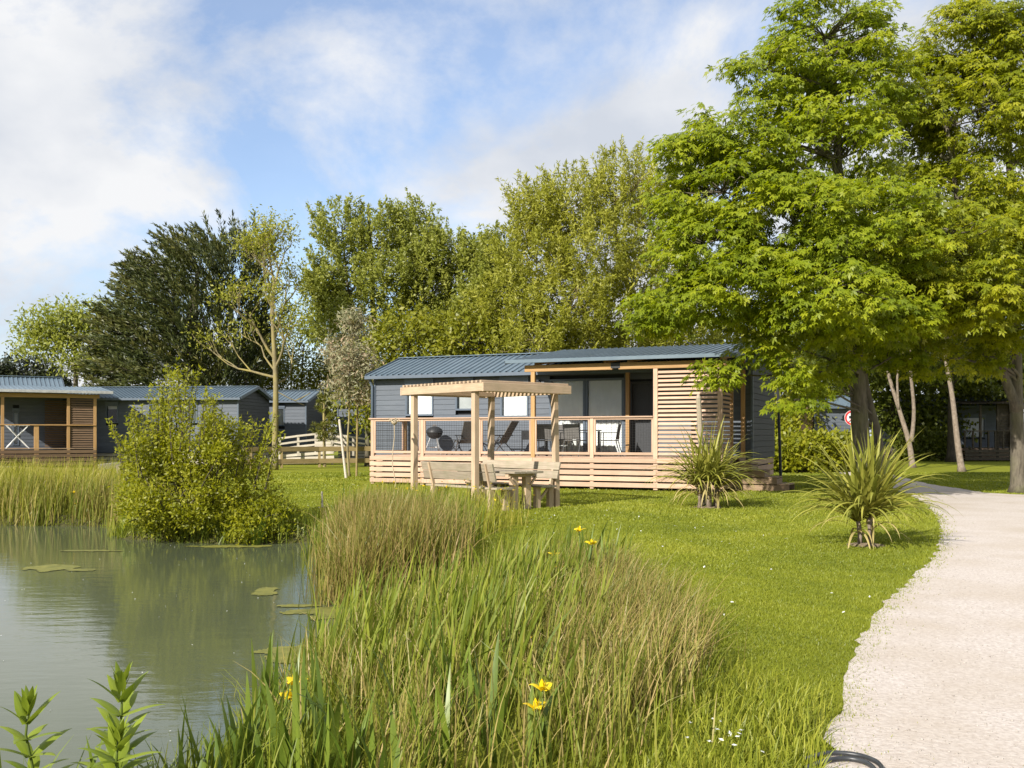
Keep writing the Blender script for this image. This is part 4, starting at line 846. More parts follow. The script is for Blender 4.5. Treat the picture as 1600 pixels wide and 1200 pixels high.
for k, (px, d, y, rx, rz, lab) in enumerate(((640, 44, 545, 2.3, 1.6, 'rounded green shrub behind the left ridge of the main cabin roof'), (740, 43, 540, 2.0, 1.5, 'yellow-green shrub behind the middle of the main cabin roof'),
        (1100, 47, 545, 2.6, 1.7, 'dark green shrub behind the terrace roof near the maple'), (560, 66, 565, 3.0, 2.0, 'broad green shrub behind the staked eucalyptus'),
        (470, 66, 540, 3.2, 3.2, 'leafy green tree behind the lichen covered bare tree'), (390, 66, 570, 3.0, 1.8, 'green shrub behind the dark cypress skirt'), (1170, 52, 560, 2.6, 1.8, 'dark shrub behind the main cabin right roof end'))):
    c = D(px, y, d)
    tree('background_shrub', lab, gp3(px, d), [([gp3(px, d), Vector((c.x, d, c.z * 0.5)), Vector((c.x + 0.2, d, c.z))], 0.12, 0.04)],
         [((c.x, d, c.z), (rx, 1.6, rz), 1.0), ((c.x - rx * 0.5, d, c.z * 0.6), (rx, 1.6, rz), 0.8), ((c.x + rx * 0.5, d, c.z * 0.55), (rx, 1.6, rz), 0.8)],
         dict(clumps=330, per=34, spread=0.42, size=0.24, style='clump', tmpl=TM_R, mat=LF_HEDGE, shell=0.5), bark=BARK_DARK, twigs=40, cat='shrub', limb_r=0.05)
back('distant_tree', 'loose light green tree at the far left beyond the dark cypress', 118, 72, [(118, 560), (112, 520), (100, 490)], [lob(90, 505, 72, 2.2, 1.2), lob(150, 500, 72, 2.4, 1.4), lob(60, 530, 72, 1.6, 1.0, 0.5), lob(120, 545, 72, 2.4, 1.2, 0.8), lob(160, 560, 72, 2.2, 1.3, 0.7)],
     260, 34, LF_POPLAR, style='clump', size=0.32, spread=0.6, bark=BARK, twigs=80)
back('distant_conifer', 'low rounded dark conifer behind the far-left terrace roof', 42, 78, [(42, 600), (42, 570)], [lob(42, 585, 78, 2.3, 1.6), lob(10, 600, 78, 2.0, 1.2), lob(75, 605, 78, 1.6, 1.1)], 260, 44, LF_DARK, style='clump', size=0.34, spread=0.42, twigs=20)

# ---- wind-swept cypress: many plumes of fine sprays
def cypress():
    b = gp3(300, 58); t = empty('cypress_tree', b, 'big dark wind-swept cypress with feathery upswept plumes behind the cabins', 'tree')
    m = MB(); m.tube([b, D(300, 600, 58), D(300, 500, 58), D(310, 420, 58)], [0.6, 0.5, 0.35, 0.1], 9); m.obj('trunk', BARK_DARK, t, True)
    Ps, As, Ns, Ss, Rs = [], [], [], [], []; br = MB()
    prof = [(352, 285, 378), (370, 258, 392), (390, 225, 402), (410, 200, 405), (440, 178, 408), (470, 168, 410), (500, 152, 408), (530, 142, 408), (560, 138, 405), (590, 145, 400)]
    def span(y):
        for (y0, a0, b0), (y1, a1, b1) in zip(prof[:-1], prof[1:]):
            if y0 <= y <= y1: k = (y - y0) / (y1 - y0); return a0 + (a1 - a0) * k, b0 + (b1 - b0) * k
        return prof[-1][1:]
    for k in range(780):
        y = 370 + 225 * random.random() ** 0.8; a, bb = span(y)
        u = random.random(); edge = k % 3 != 0
        x = a + 42 + (bb - a - 45) * (u ** 1.3 if edge else u); d = 58 + random.uniform(-3.6, 3.2) * math.sin(math.pi * min(1, max(0.05, u)))
        c = np.array(D(x, y + 26, d)); left = 1 - 2 * u
        ax = unit(np.array([-0.85 * left - 0.45, (d - 58) * 0.12, 0.62 - 0.42 * (y - 370) / 225 + 0.3 * random.random()]) + rng.normal(0, 0.16, 3))
        L = random.uniform(1.6, 3.0); n = 80; tt = rng.random(n) ** 0.75
        droop = np.array([0, 0, -0.35]) * (tt ** 2)[:, None] * 0.5
        wd = (1 - tt) * 0.24 + 0.03
        P = c + ax * (tt * L)[:, None] + droop + rng.normal(0, 1, (n, 3)) * wd[:, None] * np.array([0.8, 0.8, 0.55])
        A = ax + rng.normal(0, 0.33, (n, 3)); r0 = random.random()
        Ps.append(P); As.append(A); Ns.append(rng.normal(0, 0.6, (n, 3)) + np.array([-0.2, -0.3, 0.7])); Ss.append(0.27 * (0.7 + 0.7 * rng.random(n))); Rs.append(np.clip(0.6 * r0 + 0.4 * tt * rng.random(n) * 1.4, 0, 1))
        if k % 5 == 0: br.tube([Vector(c), Vector(c + ax * L * 0.8)], [0.03, 0.008], 4)
    tag(br.obj('branches', BARK_DARK, t), kind='stuff')
    me = leafmesh('crown', np.concatenate(Ps) - np.array(b), np.concatenate(As), np.concatenate(Ns), np.concatenate(Ss), tmpl_rhomb(0.14), np.concatenate(Rs))
    mobj('crown', me, LF_CYP, t, Matrix.Translation(b))
cypress()

# ---- sparse lichen-covered tree
def bare_tree():
    b = gp3(430, 43); t = empty('bare_ash_tree', b, 'sparse tree with yellow lichened branches and few leaves left of the eucalyptus', 'tree')
    m = MB(); tips = []
    P = [b, D(430, 680, 43), D(431, 600, 43), D(428, 540, 43), D(426, 490, 43), D(428, 440, 43)]
    m.tube(catmull(P, 3), taper(0.15, 0.06, 15), 8)
    def grow(p, d, L, r, depth):
        q = p; pts = [p]
        for i in range(3):
            d = (d + Vector((random.gauss(0, 0.16), random.gauss(0, 0.16), random.gauss(0.10, 0.12)))).normalized(); q = q + d * L * 0.8 / 3; pts.append(q)
        m.tube(pts, taper(r, r * 0.6, 3), 5 if depth > 1 else 4, False)
        if depth == 0: tips.append(q); return
        for k in range(random.choice((2, 3, 3)) if depth > 1 else 3):
            a = Vector((random.gauss(0, 1), random.gauss(0, 1), random.gauss(0.2, 0.6))).normalized()
            nd = (d * 1.0 + a * 0.75).normalized(); grow(pts[-1] if k < 2 else pts[2], nd, L * random.uniform(0.62, 0.82), r * 0.6, depth - 1)
    for (px, py, tx_, ty, L, r, dep) in ((429, 560, 385, 500, 1.9, 0.075, 3), (430, 575, 470, 510, 1.8, 0.07, 3), (428, 530, 460, 440, 1.9, 0.07, 3), (428, 500, 395, 420, 1.8, 0.07, 3), (427, 470, 440, 390, 1.7, 0.07, 3), (428, 440, 420, 380, 1.4, 0.06, 3),
                                        (431, 590, 350, 560, 2.2, 0.065, 2), (431, 600, 480, 575, 1.8, 0.05, 2), (430, 610, 470, 640, 1.2, 0.035, 1), (430, 580, 375, 540, 1.9, 0.05, 2)):
        p = D(px, py, 43); q = D(tx_, ty, 43 + random.uniform(-1.2, 1.2)); grow(p, (q - p).normalized(), L, r, dep)
    m.obj('trunk', BARK_PALE, t, True)
    T = np.array([tuple(v) for v in tips]); T = T[(T[:, 2] > 4.4)]; per = 38; n = len(T) * per
    P = np.repeat(T, per, 0) + rng.normal(0, 0.27, (n, 3)); keep = np.repeat(rng.random(len(T)) < 0.92, per); P = P[keep]; n = len(P)
    me = leafmesh('crown', P - np.array(b), rdir(n) + np.array([0, 0, -0.2]), rdir(n) + np.array([0, 0, 0.6]), 0.13 * (0.6 + 0.8 * rng.random(n)), TM_R, rng.random(n))
    mobj('crown', me, LF_WILLOW, t, Matrix.Translation(b))
bare_tree()

# ---- young staked eucalyptus, two poles, young pine
eb = gp3(546, 36)
tree('eucalyptus_sapling', 'young staked eucalyptus with grey-pink leaves in front of the brown fence', eb, [([eb, D(543, 700, 36), D(546, 640, 36), D(548, 580, 36), D(552, 510, 36)], 0.05, 0.015)],
     [lob(552, 510, 36, 0.48, 0.55, 0.6), lob(535, 550, 36, 0.65, 0.62, 1), lob(566, 560, 36, 0.55, 0.6, 1), lob(530, 600, 35.8, 0.5, 0.55, 0.9), lob(562, 610, 35.8, 0.55, 0.5, 0.9), lob(548, 575, 35.5, 0.6, 0.7, 1)],
     dict(clumps=230, per=24, spread=0.19, size=0.17, style='clump', tmpl=TM_W, mat=LF_EUC, shell=0.35), bark=BARK_PALE, twigs=90, limb_r=0.018)
def stake(p0, p1, r, label, mat=WOOD_PALE, cat='stake', name='wooden_stake'):
    m = MB(); p0, p1 = Vector(p0), Vector(p1); m.tube([p0 - Vector((0, 0, 0.05)), p0.lerp(p1, 0.97), p1], [r, r * 0.9, r * 0.4], 8)
    o = mobj(name, pymesh(name, [v - p0 for v in m.V], m.F), mat, None, Matrix.Translation(p0)); tag(o, label, cat)
s0_ = gp3(541, 34.6); stake(s0_, D(530, 655, 34.9), 0.045, 'leaning pale stake tied beside the eucalyptus sapling')
m = MB(); 
stake(gp3(557, 36.5), D(559, 620, 36.5), 0.04, 'upright slender pole between eucalyptus sapling and terrace corner', WOOD_BROWN, 'pole', 'slender_pole')
stake(gp3(504, 20.5), D(503, 768, 20.5), 0.022, 'thin whitish marker stick on the lawn beside the reeds')
sp = G(1112, 793); stake(sp + Vector((-0.02, 0.7, 0)), D(1091, 616, 20.9), 0.06, 'tall pale leaning stake behind the left cordyline, before the slatted screen', WOOD_GREY)
pb = gp3(507, 47)
def pine():
    t = empty('young_pine', pb, 'young yellowish pine in front of the small slate cabin end', 'tree'); m = MB()
    m.tube([pb, D(506, 650, 47), D(507, 612, 47)], [0.09, 0.06, 0.02], 6); Ps, As = [], []
    for k in range(46):
        y = random.uniform(618, 690); w = 6 + (y - 610) * 0.22; a = random.random() * 6.28; c = D(507, y, 47); L = w / FPX * 47 * random.uniform(0.7, 1.1)
        q = c + Vector((math.cos(a) * L, math.sin(a) * L, 0.35 * L)); m.tube([c, q], [0.02, 0.008], 4); n = 90; tt = rng.random(n)[:, None]
        Ps.append(np.array(c) + (np.array(q) - np.array(c)) * (0.35 + 0.65 * tt)); As.append(rdir(n) + unit(np.array(q - c)) * 0.8)
    m.obj('trunk', BARK_PALE, t); P = np.concatenate(Ps); A = np.concatenate(As); n = len(P)
    mobj('crown', leafmesh('crown', P - np.array(pb), A, rdir(n), 0.2 * (0.7 + 0.6 * rng.random(n)), tmpl_rhomb(0.05), rng.random(n)), LF_PINE, t, Matrix.Translation(pb))
pine()

# ---- the sallow shrub at the water's edge
def shrub(name, label, base, lobes, shoots, n, per, size, mat, spread, tm=TM_R):
    t = empty(name, base, label, 'shrub'); base = Vector(base); m = MB()
    cl, d, idx = lobepts(lobes, n, 0.5)
    for k in range(0, min(220, n), 2):
        c = Vector(cl[k]); s = base + Vector((random.uniform(-0.4, 0.4), random.uniform(-0.3, 0.3), 0)); m.tube(curve_to(s, c, 0.05, 4, 0.15), taper(0.018, 0.006, 4), 4, False)
    P = np.repeat(cl, per, 0); cr = np.repeat(rng.random(n), per); cd = np.repeat(d, per, 0); N_ = len(P)
    P = P + rng.normal(0, 1, (N_, 3)) * spread; A = rdir(N_) + cd * 0.6 + np.array([0, 0, 0.3])
    X = [P]; Y = [A]; Q = [cr]
    for (a, b) in shoots:
        a, b = Vector(a), Vector(b); m.tube([a, b], [0.012, 0.004], 4, False); k = int((b - a).length * 95); tt = rng.random(k)[:, None]
        X.append(np.array(a) + (np.array(b) - np.array(a)) * tt + rng.normal(0, 0.03, (k, 3))); Y.append(rdir(k) + unit(np.array(b - a)) * 0.7); Q.append(rng.random(k))
    tag(m.obj('stems', BARK_DARK, t), kind='stuff'); P = np.concatenate(X); A = np.concatenate(Y); q = np.concatenate(Q); k = len(P)
    mobj('foliage', leafmesh('foliage', P - np.array(base), A, rdir(k) * 0.7 + np.array([-0.5, -0.45, 0.5]), size * (0.6 + 0.8 * rng.random(k)), tm, np.clip(0.5 * q + 0.5 * rng.random(k), 0, 1)), mat, t, Matrix.Translation(base))
    return t
sb = Vector(((310 - 800) / FPX * 17.3, 17.3, -0.15))
shoots = []
for k in range(85):
    x = min(405, max(205, random.gauss(300, 60))); y0 = 700 + abs(x - 295) * 0.6; a = D(x + random.uniform(-10, 10), y0, 17.2 + random.uniform(-0.8, 0.8)); top = 645 - 85 * math.exp(-((x - 285) / 40) ** 2) + random.uniform(0, 40)
    b = D(x + (x - 300) * 0.25 + random.uniform(-14, 14), min(top, y0 - 12), a.y + random.uniform(-0.2, 0.2)); shoots.append((a, b))
SL = [lob(310, 780, 16.9, 1.0, 0.5, 0.9)]
for k in range(26):
    a_ = random.uniform(-1, 1); x_ = 312 + 118 * a_; top_ = 668 + 75 * abs(a_) ** 1.6; y_ = random.uniform(top_, 832); r_ = random.uniform(0.24, 0.48)
    SL.append(lob(x_, y_, 17 + random.uniform(-0.6, 0.5), r_, r_ * random.uniform(0.6, 0.95), r_))
shrub('sallow_shrub', 'dense bright green shrub growing at the pond edge before the small-windowed cabin', sb,
      SL,
      shoots, 1000, 26, 0.066, LF_BUSH, 0.075)
for k, (px, d, y, rx, rz, lab) in enumerate(((1245, 40, 697, 1.3, 0.5, 'sunny green hedge shrub right behind the cabin steps and post'), (1300, 41, 700, 1.2, 0.45, 'leafy low shrub between cabin end and maple trunk'), (1222, 42, 665, 0.4, 0.8, 'taller loose shrub against the cabin end wall'), (1445, 58, 690, 1.6, 0.8, 'dark low shrub at the foot of the forked pale tree'))):
    c = D(px, y, d); shrub('hedge_shrub', lab, gp3(px, d), [((c.x, d, c.z), (rx, 1.0, rz), 1), ((c.x, d, c.z * 0.5), (rx * 1.1, 1.0, rz * 0.8), 0.8)], [], 260, 24, 0.17, LF_BUSH if k < 3 else LF_SHADE, 0.16, TM_L)

# ------------------------------------------------------------------ far right: cabins, deck and sign
RF = Frame2((gp3(1225, 52).x, 52), (0.99, 0.06)); q = lambda px: RF.u_at(px, 0)
c5 = gable_cabin(RF, q(1273), q(1352), 0, 6.5, 0.7, 3.0, 3.6, 'slate cabin gable glimpsed left of the maple trunk behind the hedge', [], base_mat=WOOD, plinth_rows=4, endmat=CLAD)
wp = empty('timber_screen', RF(q(1240), 0.2, 0), 'sunlit honey timber screen beside the cabin glimpsed through the maple leaves', 'screen')
for i in range(17): bar('screen_board', RF(q(1236), 0.2, 0.18 + i * 0.17), RF(q(1272), 0.2, 0.18 + i * 0.17), 0.03, 0.155, WOOD, wp)
for px in (1237, 1271): bar('post', RF(q(px), 0.28, 0), RF(q(px), 0.28, 3.0), 0.1, 0.1, WOOD, wp, up=(1, 0, 0))
sg = gp3(1331, 39); t = empty('road_sign', sg, 'round red and white no-stopping style sign partly behind the maple trunk', 'sign'); c = D(1331, 653, 39)
m = MB(); m.tube([sg, Vector((sg.x, sg.y, c.z + 0.2))], 0.03, 8); m.obj('pole', STEEL, t)
def disc(r0, r1, y, mat, nm):
    m = MB(); n = 28; V = []
    for k in range(n):
        a = 2 * math.pi * k / n; V += [c + Vector((math.cos(a) * r0, y, math.sin(a) * r0)), c + Vector((math.cos(a) * r1, y, math.sin(a) * r1)), c + Vector((math.cos(a) * r0, y + 0.012, math.sin(a) * r0)), c + Vector((math.cos(a) * r1, y + 0.012, math.sin(a) * r1))]
    for k in range(n):
        i, j = 4 * k, 4 * ((k + 1) % n); m_f = [(i, i + 1, j + 1, j), (i + 2, j + 2, j + 3, i + 3), (i + 1, i + 3, j + 3, j + 1)]
        m.F += m_f
    m.V = V; return m.obj(nm, mat, t)
disc(0.0, 0.30, -0.045, WHITE, 'sign_plate'); disc(0.215, 0.29, -0.052, RED, 'red_ring')
m = MB(); m.bar(c + Vector((-0.13, -0.056, 0.03)), c + Vector((0.06, -0.056, 0.03)), 0.01, 0.10); m.bar(c + Vector((0.06, -0.056, 0)), c + Vector((0.14, -0.056, 0)), 0.01, 0.06); m.obj('black_symbol', BLACKM, t)
m = MB(); m.bar(c + Vector((-0.16, -0.062, -0.16)), c + Vector((0.16, -0.062, 0.16)), 0.008, 0.05, up=(0, 1, 0)); m.obj('red_slash', RED, t)
DFm = Frame2((gp3(1500, 57).x, 57), (1, 0)); q = lambda px: DFm.u_at(px, 0)
c6 = gable_cabin(DFm, q(1440), q(1640), 3.0, 7.0, 0.75, 3.3, 3.9, 'far slate cabin with a bright white window in the shade of the wood', [(q(1524) + 0.6, q(1562) + 0.6, 1.35, 2.75)], base_mat=WOOD, plinth_rows=3)
window(DFm, c6, q(1524) + 0.6, q(1562) + 0.6, 1.35, 2.6, 3.0, 'curtain')
t = empty('wooden_terrace', DFm(q(1550), 0, 0), 'dark distant deck with a baluster railing in front of the far white window', 'terrace')
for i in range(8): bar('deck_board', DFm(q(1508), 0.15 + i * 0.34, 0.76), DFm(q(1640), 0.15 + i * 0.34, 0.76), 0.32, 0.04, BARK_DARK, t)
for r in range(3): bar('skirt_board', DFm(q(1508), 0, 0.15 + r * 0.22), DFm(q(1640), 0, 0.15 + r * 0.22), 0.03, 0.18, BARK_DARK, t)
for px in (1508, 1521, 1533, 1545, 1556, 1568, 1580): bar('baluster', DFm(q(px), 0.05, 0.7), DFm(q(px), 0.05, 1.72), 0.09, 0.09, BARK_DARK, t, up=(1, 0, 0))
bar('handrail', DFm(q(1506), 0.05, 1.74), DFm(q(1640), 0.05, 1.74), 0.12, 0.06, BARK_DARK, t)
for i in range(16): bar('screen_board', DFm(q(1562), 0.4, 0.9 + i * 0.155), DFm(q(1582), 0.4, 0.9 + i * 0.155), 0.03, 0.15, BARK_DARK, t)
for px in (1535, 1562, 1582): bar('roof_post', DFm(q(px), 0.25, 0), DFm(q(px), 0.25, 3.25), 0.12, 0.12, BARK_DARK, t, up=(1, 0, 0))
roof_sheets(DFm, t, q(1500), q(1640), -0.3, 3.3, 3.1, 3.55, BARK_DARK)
# thin dark post behind the steps
stake(gp3(1220, 33.5), D(1214, 560, 33.5), 0.05, 'thin dark post standing behind the cabin steps', BLACKM, 'post', 'dark_post')

# ------------------------------------------------------------------ grasses, rushes and reeds
def blades(name, X, Y, H, W, lean, mat, label=None, cat=None, seg=4, bend=0.35, wind=(0.15, 0.0), z=None, rnd=None):
    n = len(X); zb = ground_z(X, Y) if z is None else z
    az = rng.random(n) * 2 * np.pi; ln = np.abs(rng.normal(0, lean, n)) + np.where(rng.random(n) < 0.09, 0.8 * rng.random(n), 0)
    dx = np.cos(az) * ln + wind[0] * rng.random(n); dy = np.sin(az) * ln + wind[1] * rng.random(n)
    wa = rng.random(n) * np.pi; wx, wy = np.cos(wa), np.sin(wa); bd = bend * rng.random(n) ** 2
    V = np.zeros((n, 2 * (seg + 1), 3))
    for i in range(seg + 1):
        t = i / seg; k = t + bd * t ** 3; dz = t * (1 - 0.25 * np.minimum(1.5, (ln + bd)) * t ** 2)
        px = X + dx * H * (t * 0.5 + k * t * 0.5); py = Y + dy * H * (t * 0.5 + k * t * 0.5); pz = zb - 0.03 + H * dz
        w = W * (1 - t ** 2.2) * 0.5 + 0.0008
        V[:, 2 * i] = np.stack([px - wx * w, py - wy * w, pz], -1); V[:, 2 * i + 1] = np.stack([px + wx * w, py + wy * w, pz], -1)
    f = np.array([[2 * i, 2 * i + 1, 2 * i + 3, 2 * i + 2] for i in range(seg)])
    F = (f[None] + (np.arange(n) * 2 * (seg + 1))[:, None, None]).reshape(-1, 4)
    rv = rng.random(n) if rnd is None else rnd
    o = mobj(name, npmesh(name, V.reshape(-1, 3), F, np.repeat(rv, seg)), mat); return tag(o, label, cat, kind='stuff')
def scatter_poly(P, n):
    P = np.array(P); lo, hi = P.min(0), P.max(0); out = []
    while sum(len(o) for o in out) < n:
        c = lo + (hi - lo) * rng.random((n * 2, 2)); c = c[inpoly(c[:, 0], c[:, 1], P)]; out.append(c)
    c = np.concatenate(out)[:n]; return c[:, 0], c[:, 1]
def tussock(P, n, k, s):
    """clustered positions: k tufts of spread s"""
    tx_, ty_ = scatter_poly(P, k); i = rng.integers(0, k, n); return tx_[i] + rng.normal(0, s, n), ty_[i] + rng.normal(0, s, n)
def dry_only(X, Y, lim=-0.35):
    m_ = pond_dist(X, Y) > lim; return X[m_], Y[m_]
# brown rush clump on the spit
Z1 = [(-2.55, 12.9), (-2.1, 11.0), (-1.75, 10.6), (-1.0, 10.5), (-0.7, 11.4), (-0.8, 12.8), (-1.3, 13.8), (-2.3, 13.8)]
X, Y = dry_only(*tussock(Z1, 5600, 44, 0.17)); n = len(X)
blades('rush_clump', X, Y, 0.55 + 0.36 * rng.random(n), 0.008 + 0.004 * rng.random(n), 0.24, LF_STRAW, 'dense clump of brown and straw rushes on the pond spit', 'rushes')
X, Y = dry_only(*tussock([(-2.9, 15.2), (-2.6, 13.4), (-0.9, 13.0), (-0.6, 14.5), (-0.9, 17.0), (-2.6, 17.2)], 2600, 70, 0.16)); n = len(X)
blades('reed_bed', X, Y, 0.38 + 0.42 * rng.random(n), 0.012 + 0.008 * rng.random(n), 0.16, LF_REED, 'green reeds and sedge behind the brown rush clump', 'reeds')
X, Y = tussock([(-2.9, 17.0), (-0.6, 14.5), (0.1, 16.0), (-0.4, 18.6), (-1.2, 19.2), (-2.7, 20.6), (-3.0, 19.0)], 3400, 90, 0.22); n = len(X)
blades('tall_meadow_grass', X, Y, 0.3 + 0.45 * rng.random(n), 0.007 + 0.004 * rng.random(n), 0.2, LF_MEADOW, 'feathery straw-green meadow grass in front of the pergola', 'grass')
# the foreground bank
Z4 = [(-0.75, 9.0), (-0.1, 10.6), (0.75, 11.4), (1.15, 10.0), (1.1, 8.0), (0.95, 6.0), (0.8, 4.9), (0.5, 3.9), (-0.6, 3.9), (-1.1, 4.6), (-1.35, 6.0), (-1.3, 7.6)]
X, Y = dry_only(*tussock(Z4, 7600, 170, 0.13)); n = len(X)
blades('rush_bank', X, Y, 0.26 + 0.28 * rng.random(n), 0.0055 + 0.004 * rng.random(n), 0.30, LF_RUSH, 'thin straw and olive rushes covering the near pond bank', 'rushes', seg=5, wind=(0.14, 0.05))
X, Y = dry_only(*tussock([(0.45, 9.6), (0.9, 9.8), (1.15, 8.0), (1.05, 6.0), (0.85, 5.3), (0.25, 5.4), (0.35, 8.0)], 4200, 60, 0.16)); n = len(X)
blades('rush_clump', X, Y, 0.32 + 0.28 * rng.random(n), 0.005 + 0.003 * rng.random(n), 0.30, LF_STRAW, 'reddish brown rushes leaning over the lawn edge of the near bank', 'rushes', seg=5, wind=(0.34, 0.05))
X, Y = dry_only(*tussock([(-0.6, 9.0), (0.3, 11.0), (1.0, 10.6), (0.9, 8.8), (0.4, 6.5), (0.2, 4.6), (-1.0, 4.8), (-1.4, 7.0)], 1050, 100, 0.12)); n = len(X)
blades('reed_bed', X, Y, 0.42 + 0.34 * rng.random(n), 0.018 + 0.010 * rng.random(n), 0.14, LF_REED, 'broad green reed blades standing in the middle of the near bank', 'reeds', seg=5, wind=(0.25, 0))
X, Y = dry_only(*scatter_poly([(-2.4, 5.0), (-1.9, 6.6), (-1.6, 7.9), (-1.0, 9.2), (-1.6, 9.0), (-2.3, 7.2), (-2.9, 5.2)], 260), -0.5); n = len(X)
blades('sedge_fringe', X, Y, 0.3 + 0.42 * rng.random(n), 0.005 + 0.004 * rng.random(n), 0.2, LF_RUSH, 'sparse sedge stems rising from the water along the near bank', 'sedge', seg=5)
X, Y = dry_only(*tussock([(0.35, 4.0), (0.8, 4.9), (1.15, 6.2), (1.45, 6.4), (1.75, 5.0), (1.5, 4.0), (0.9, 3.6)], 5200, 90, 0.13)); n = len(X)
keep = ~inpoly(X, Y, PP); X, Y = X[keep], Y[keep]; n = len(X)
blades('rough_grass', X, Y, 0.05 + 0.14 * rng.random(n), 0.006 + 0.004 * rng.random(n), 0.4, LF_LAWN, 'longer rough grass between the near rushes and gravel path', 'grass')
X, Y = dry_only(*tussock([(-2.4, 3.5), (-1.75, 4.4), (-1.6, 5.6), (-1.0, 5.6), (-0.6, 4.2), (-0.9, 3.6)], 900, 40, 0.12), -0.25); n = len(X)
blades('sedge_tufts', X, Y, 0.18 + 0.26 * rng.random(n), 0.006 + 0.006 * rng.random(n), 0.3, LF_REED, 'loose green sedge tufts around the broad-leaved herbs', 'sedge', seg=5)
# far left bank
X, Y = dry_only(*tussock([(-17, 20.6), (-10.5, 20.1), (-8.1, 19.9), (-7.6, 22.0), (-8.0, 25.0), (-10, 26.4), (-17, 26.6)], 13000, 210, 0.28)); n = len(X)
blades('tall_grass_bank', X, Y, 0.5 + 0.6 * rng.random(n), 0.008 + 0.007 * rng.random(n), 0.26, LF_MEADOW, 'tall yellow-green grass on the far bank before the brown terrace', 'grass')
X, Y = dry_only(*tussock([(-17, 20.4), (-10.5, 19.9), (-8.0, 19.6), (-7.3, 18.6), (-7.0, 19.5), (-8.0, 20.9), (-17, 21.4)], 4200, 90, 0.16)); n = len(X)
blades('rush_fringe', X, Y, 0.55 + 0.35 * rng.random(n), 0.009 + 0.006 * rng.random(n), 0.15, LF_RUSH, 'brownish green rush fringe along the far shoreline of the pond', 'rushes')
X, Y = dry_only(*tussock([(-7.1, 17.5), (-5.2, 16.6), (-3.5, 16.7), (-3.4, 17.2), (-5.4, 17.2), (-6.9, 18.4)], 1900, 60, 0.12)); n = len(X)
blades('shore_sedge', X, Y, 0.22 + 0.35 * rng.random(n), 0.012 + 0.01 * rng.random(n), 0.3, LF_REED, 'green sedge tufts at the waterline under the pond shrub', 'sedge')
# buttercups and daisies
def specks(name, label, cat, P3, s, mat):
    n = len(P3); A = rdir(n) * np.array([1, 1, 0.35]); me = leafmesh(name, np.concatenate([P3, P3]), np.concatenate([A, np.cross(A, np.array([0, 0, 1.0]))]), np.tile(np.array([[0, 0, 1.0]]), (2 * n, 1)) + rng.normal(0, 0.3, (2 * n, 3)), s, (np.array([(-0.5, 0, 0), (0, -0.25, 0), (0.5, 0, 0), (0, 0.25, 0)]), np.array([[0, 1, 2, 3]])), rng.random(2 * n))
    tag(mobj(name, me, mat), label, cat, kind='stuff')
X, Y = scatter_poly([(-2.4, 16.5), (-0.3, 14.5), (0.6, 16.5), (0.2, 18.8), (-2.2, 19.6)], 80); specks('buttercups', 'small yellow buttercups dotted in the meadow grass before the pergola', 'flowers', np.stack([X, Y, 0.35 + 0.4 * rng.random(80)], -1), 0.055, YELLOW)
X, Y = scatter_poly([(1.3, 8), (3.2, 8), (4.2, 14), (-1, 26), (-5, 30), (-4.2, 20), (0.9, 13)], 170); specks('daisies', 'tiny white daisies scattered over the mown lawn', 'flowers', np.stack([X, Y, np.full(170, 0.045)], -1), 0.035, DAISY)
X, Y = scatter_poly([(0.75, 4.35), (1.15, 4.4), (1.1, 5.0), (0.9, 5.0)], 14); specks('daisies', 'white daisies in the rough grass at the foot of the near rushes', 'flowers', np.stack([X, Y, 0.08 + 0.06 * rng.random(14)], -1), 0.03, DAISY)

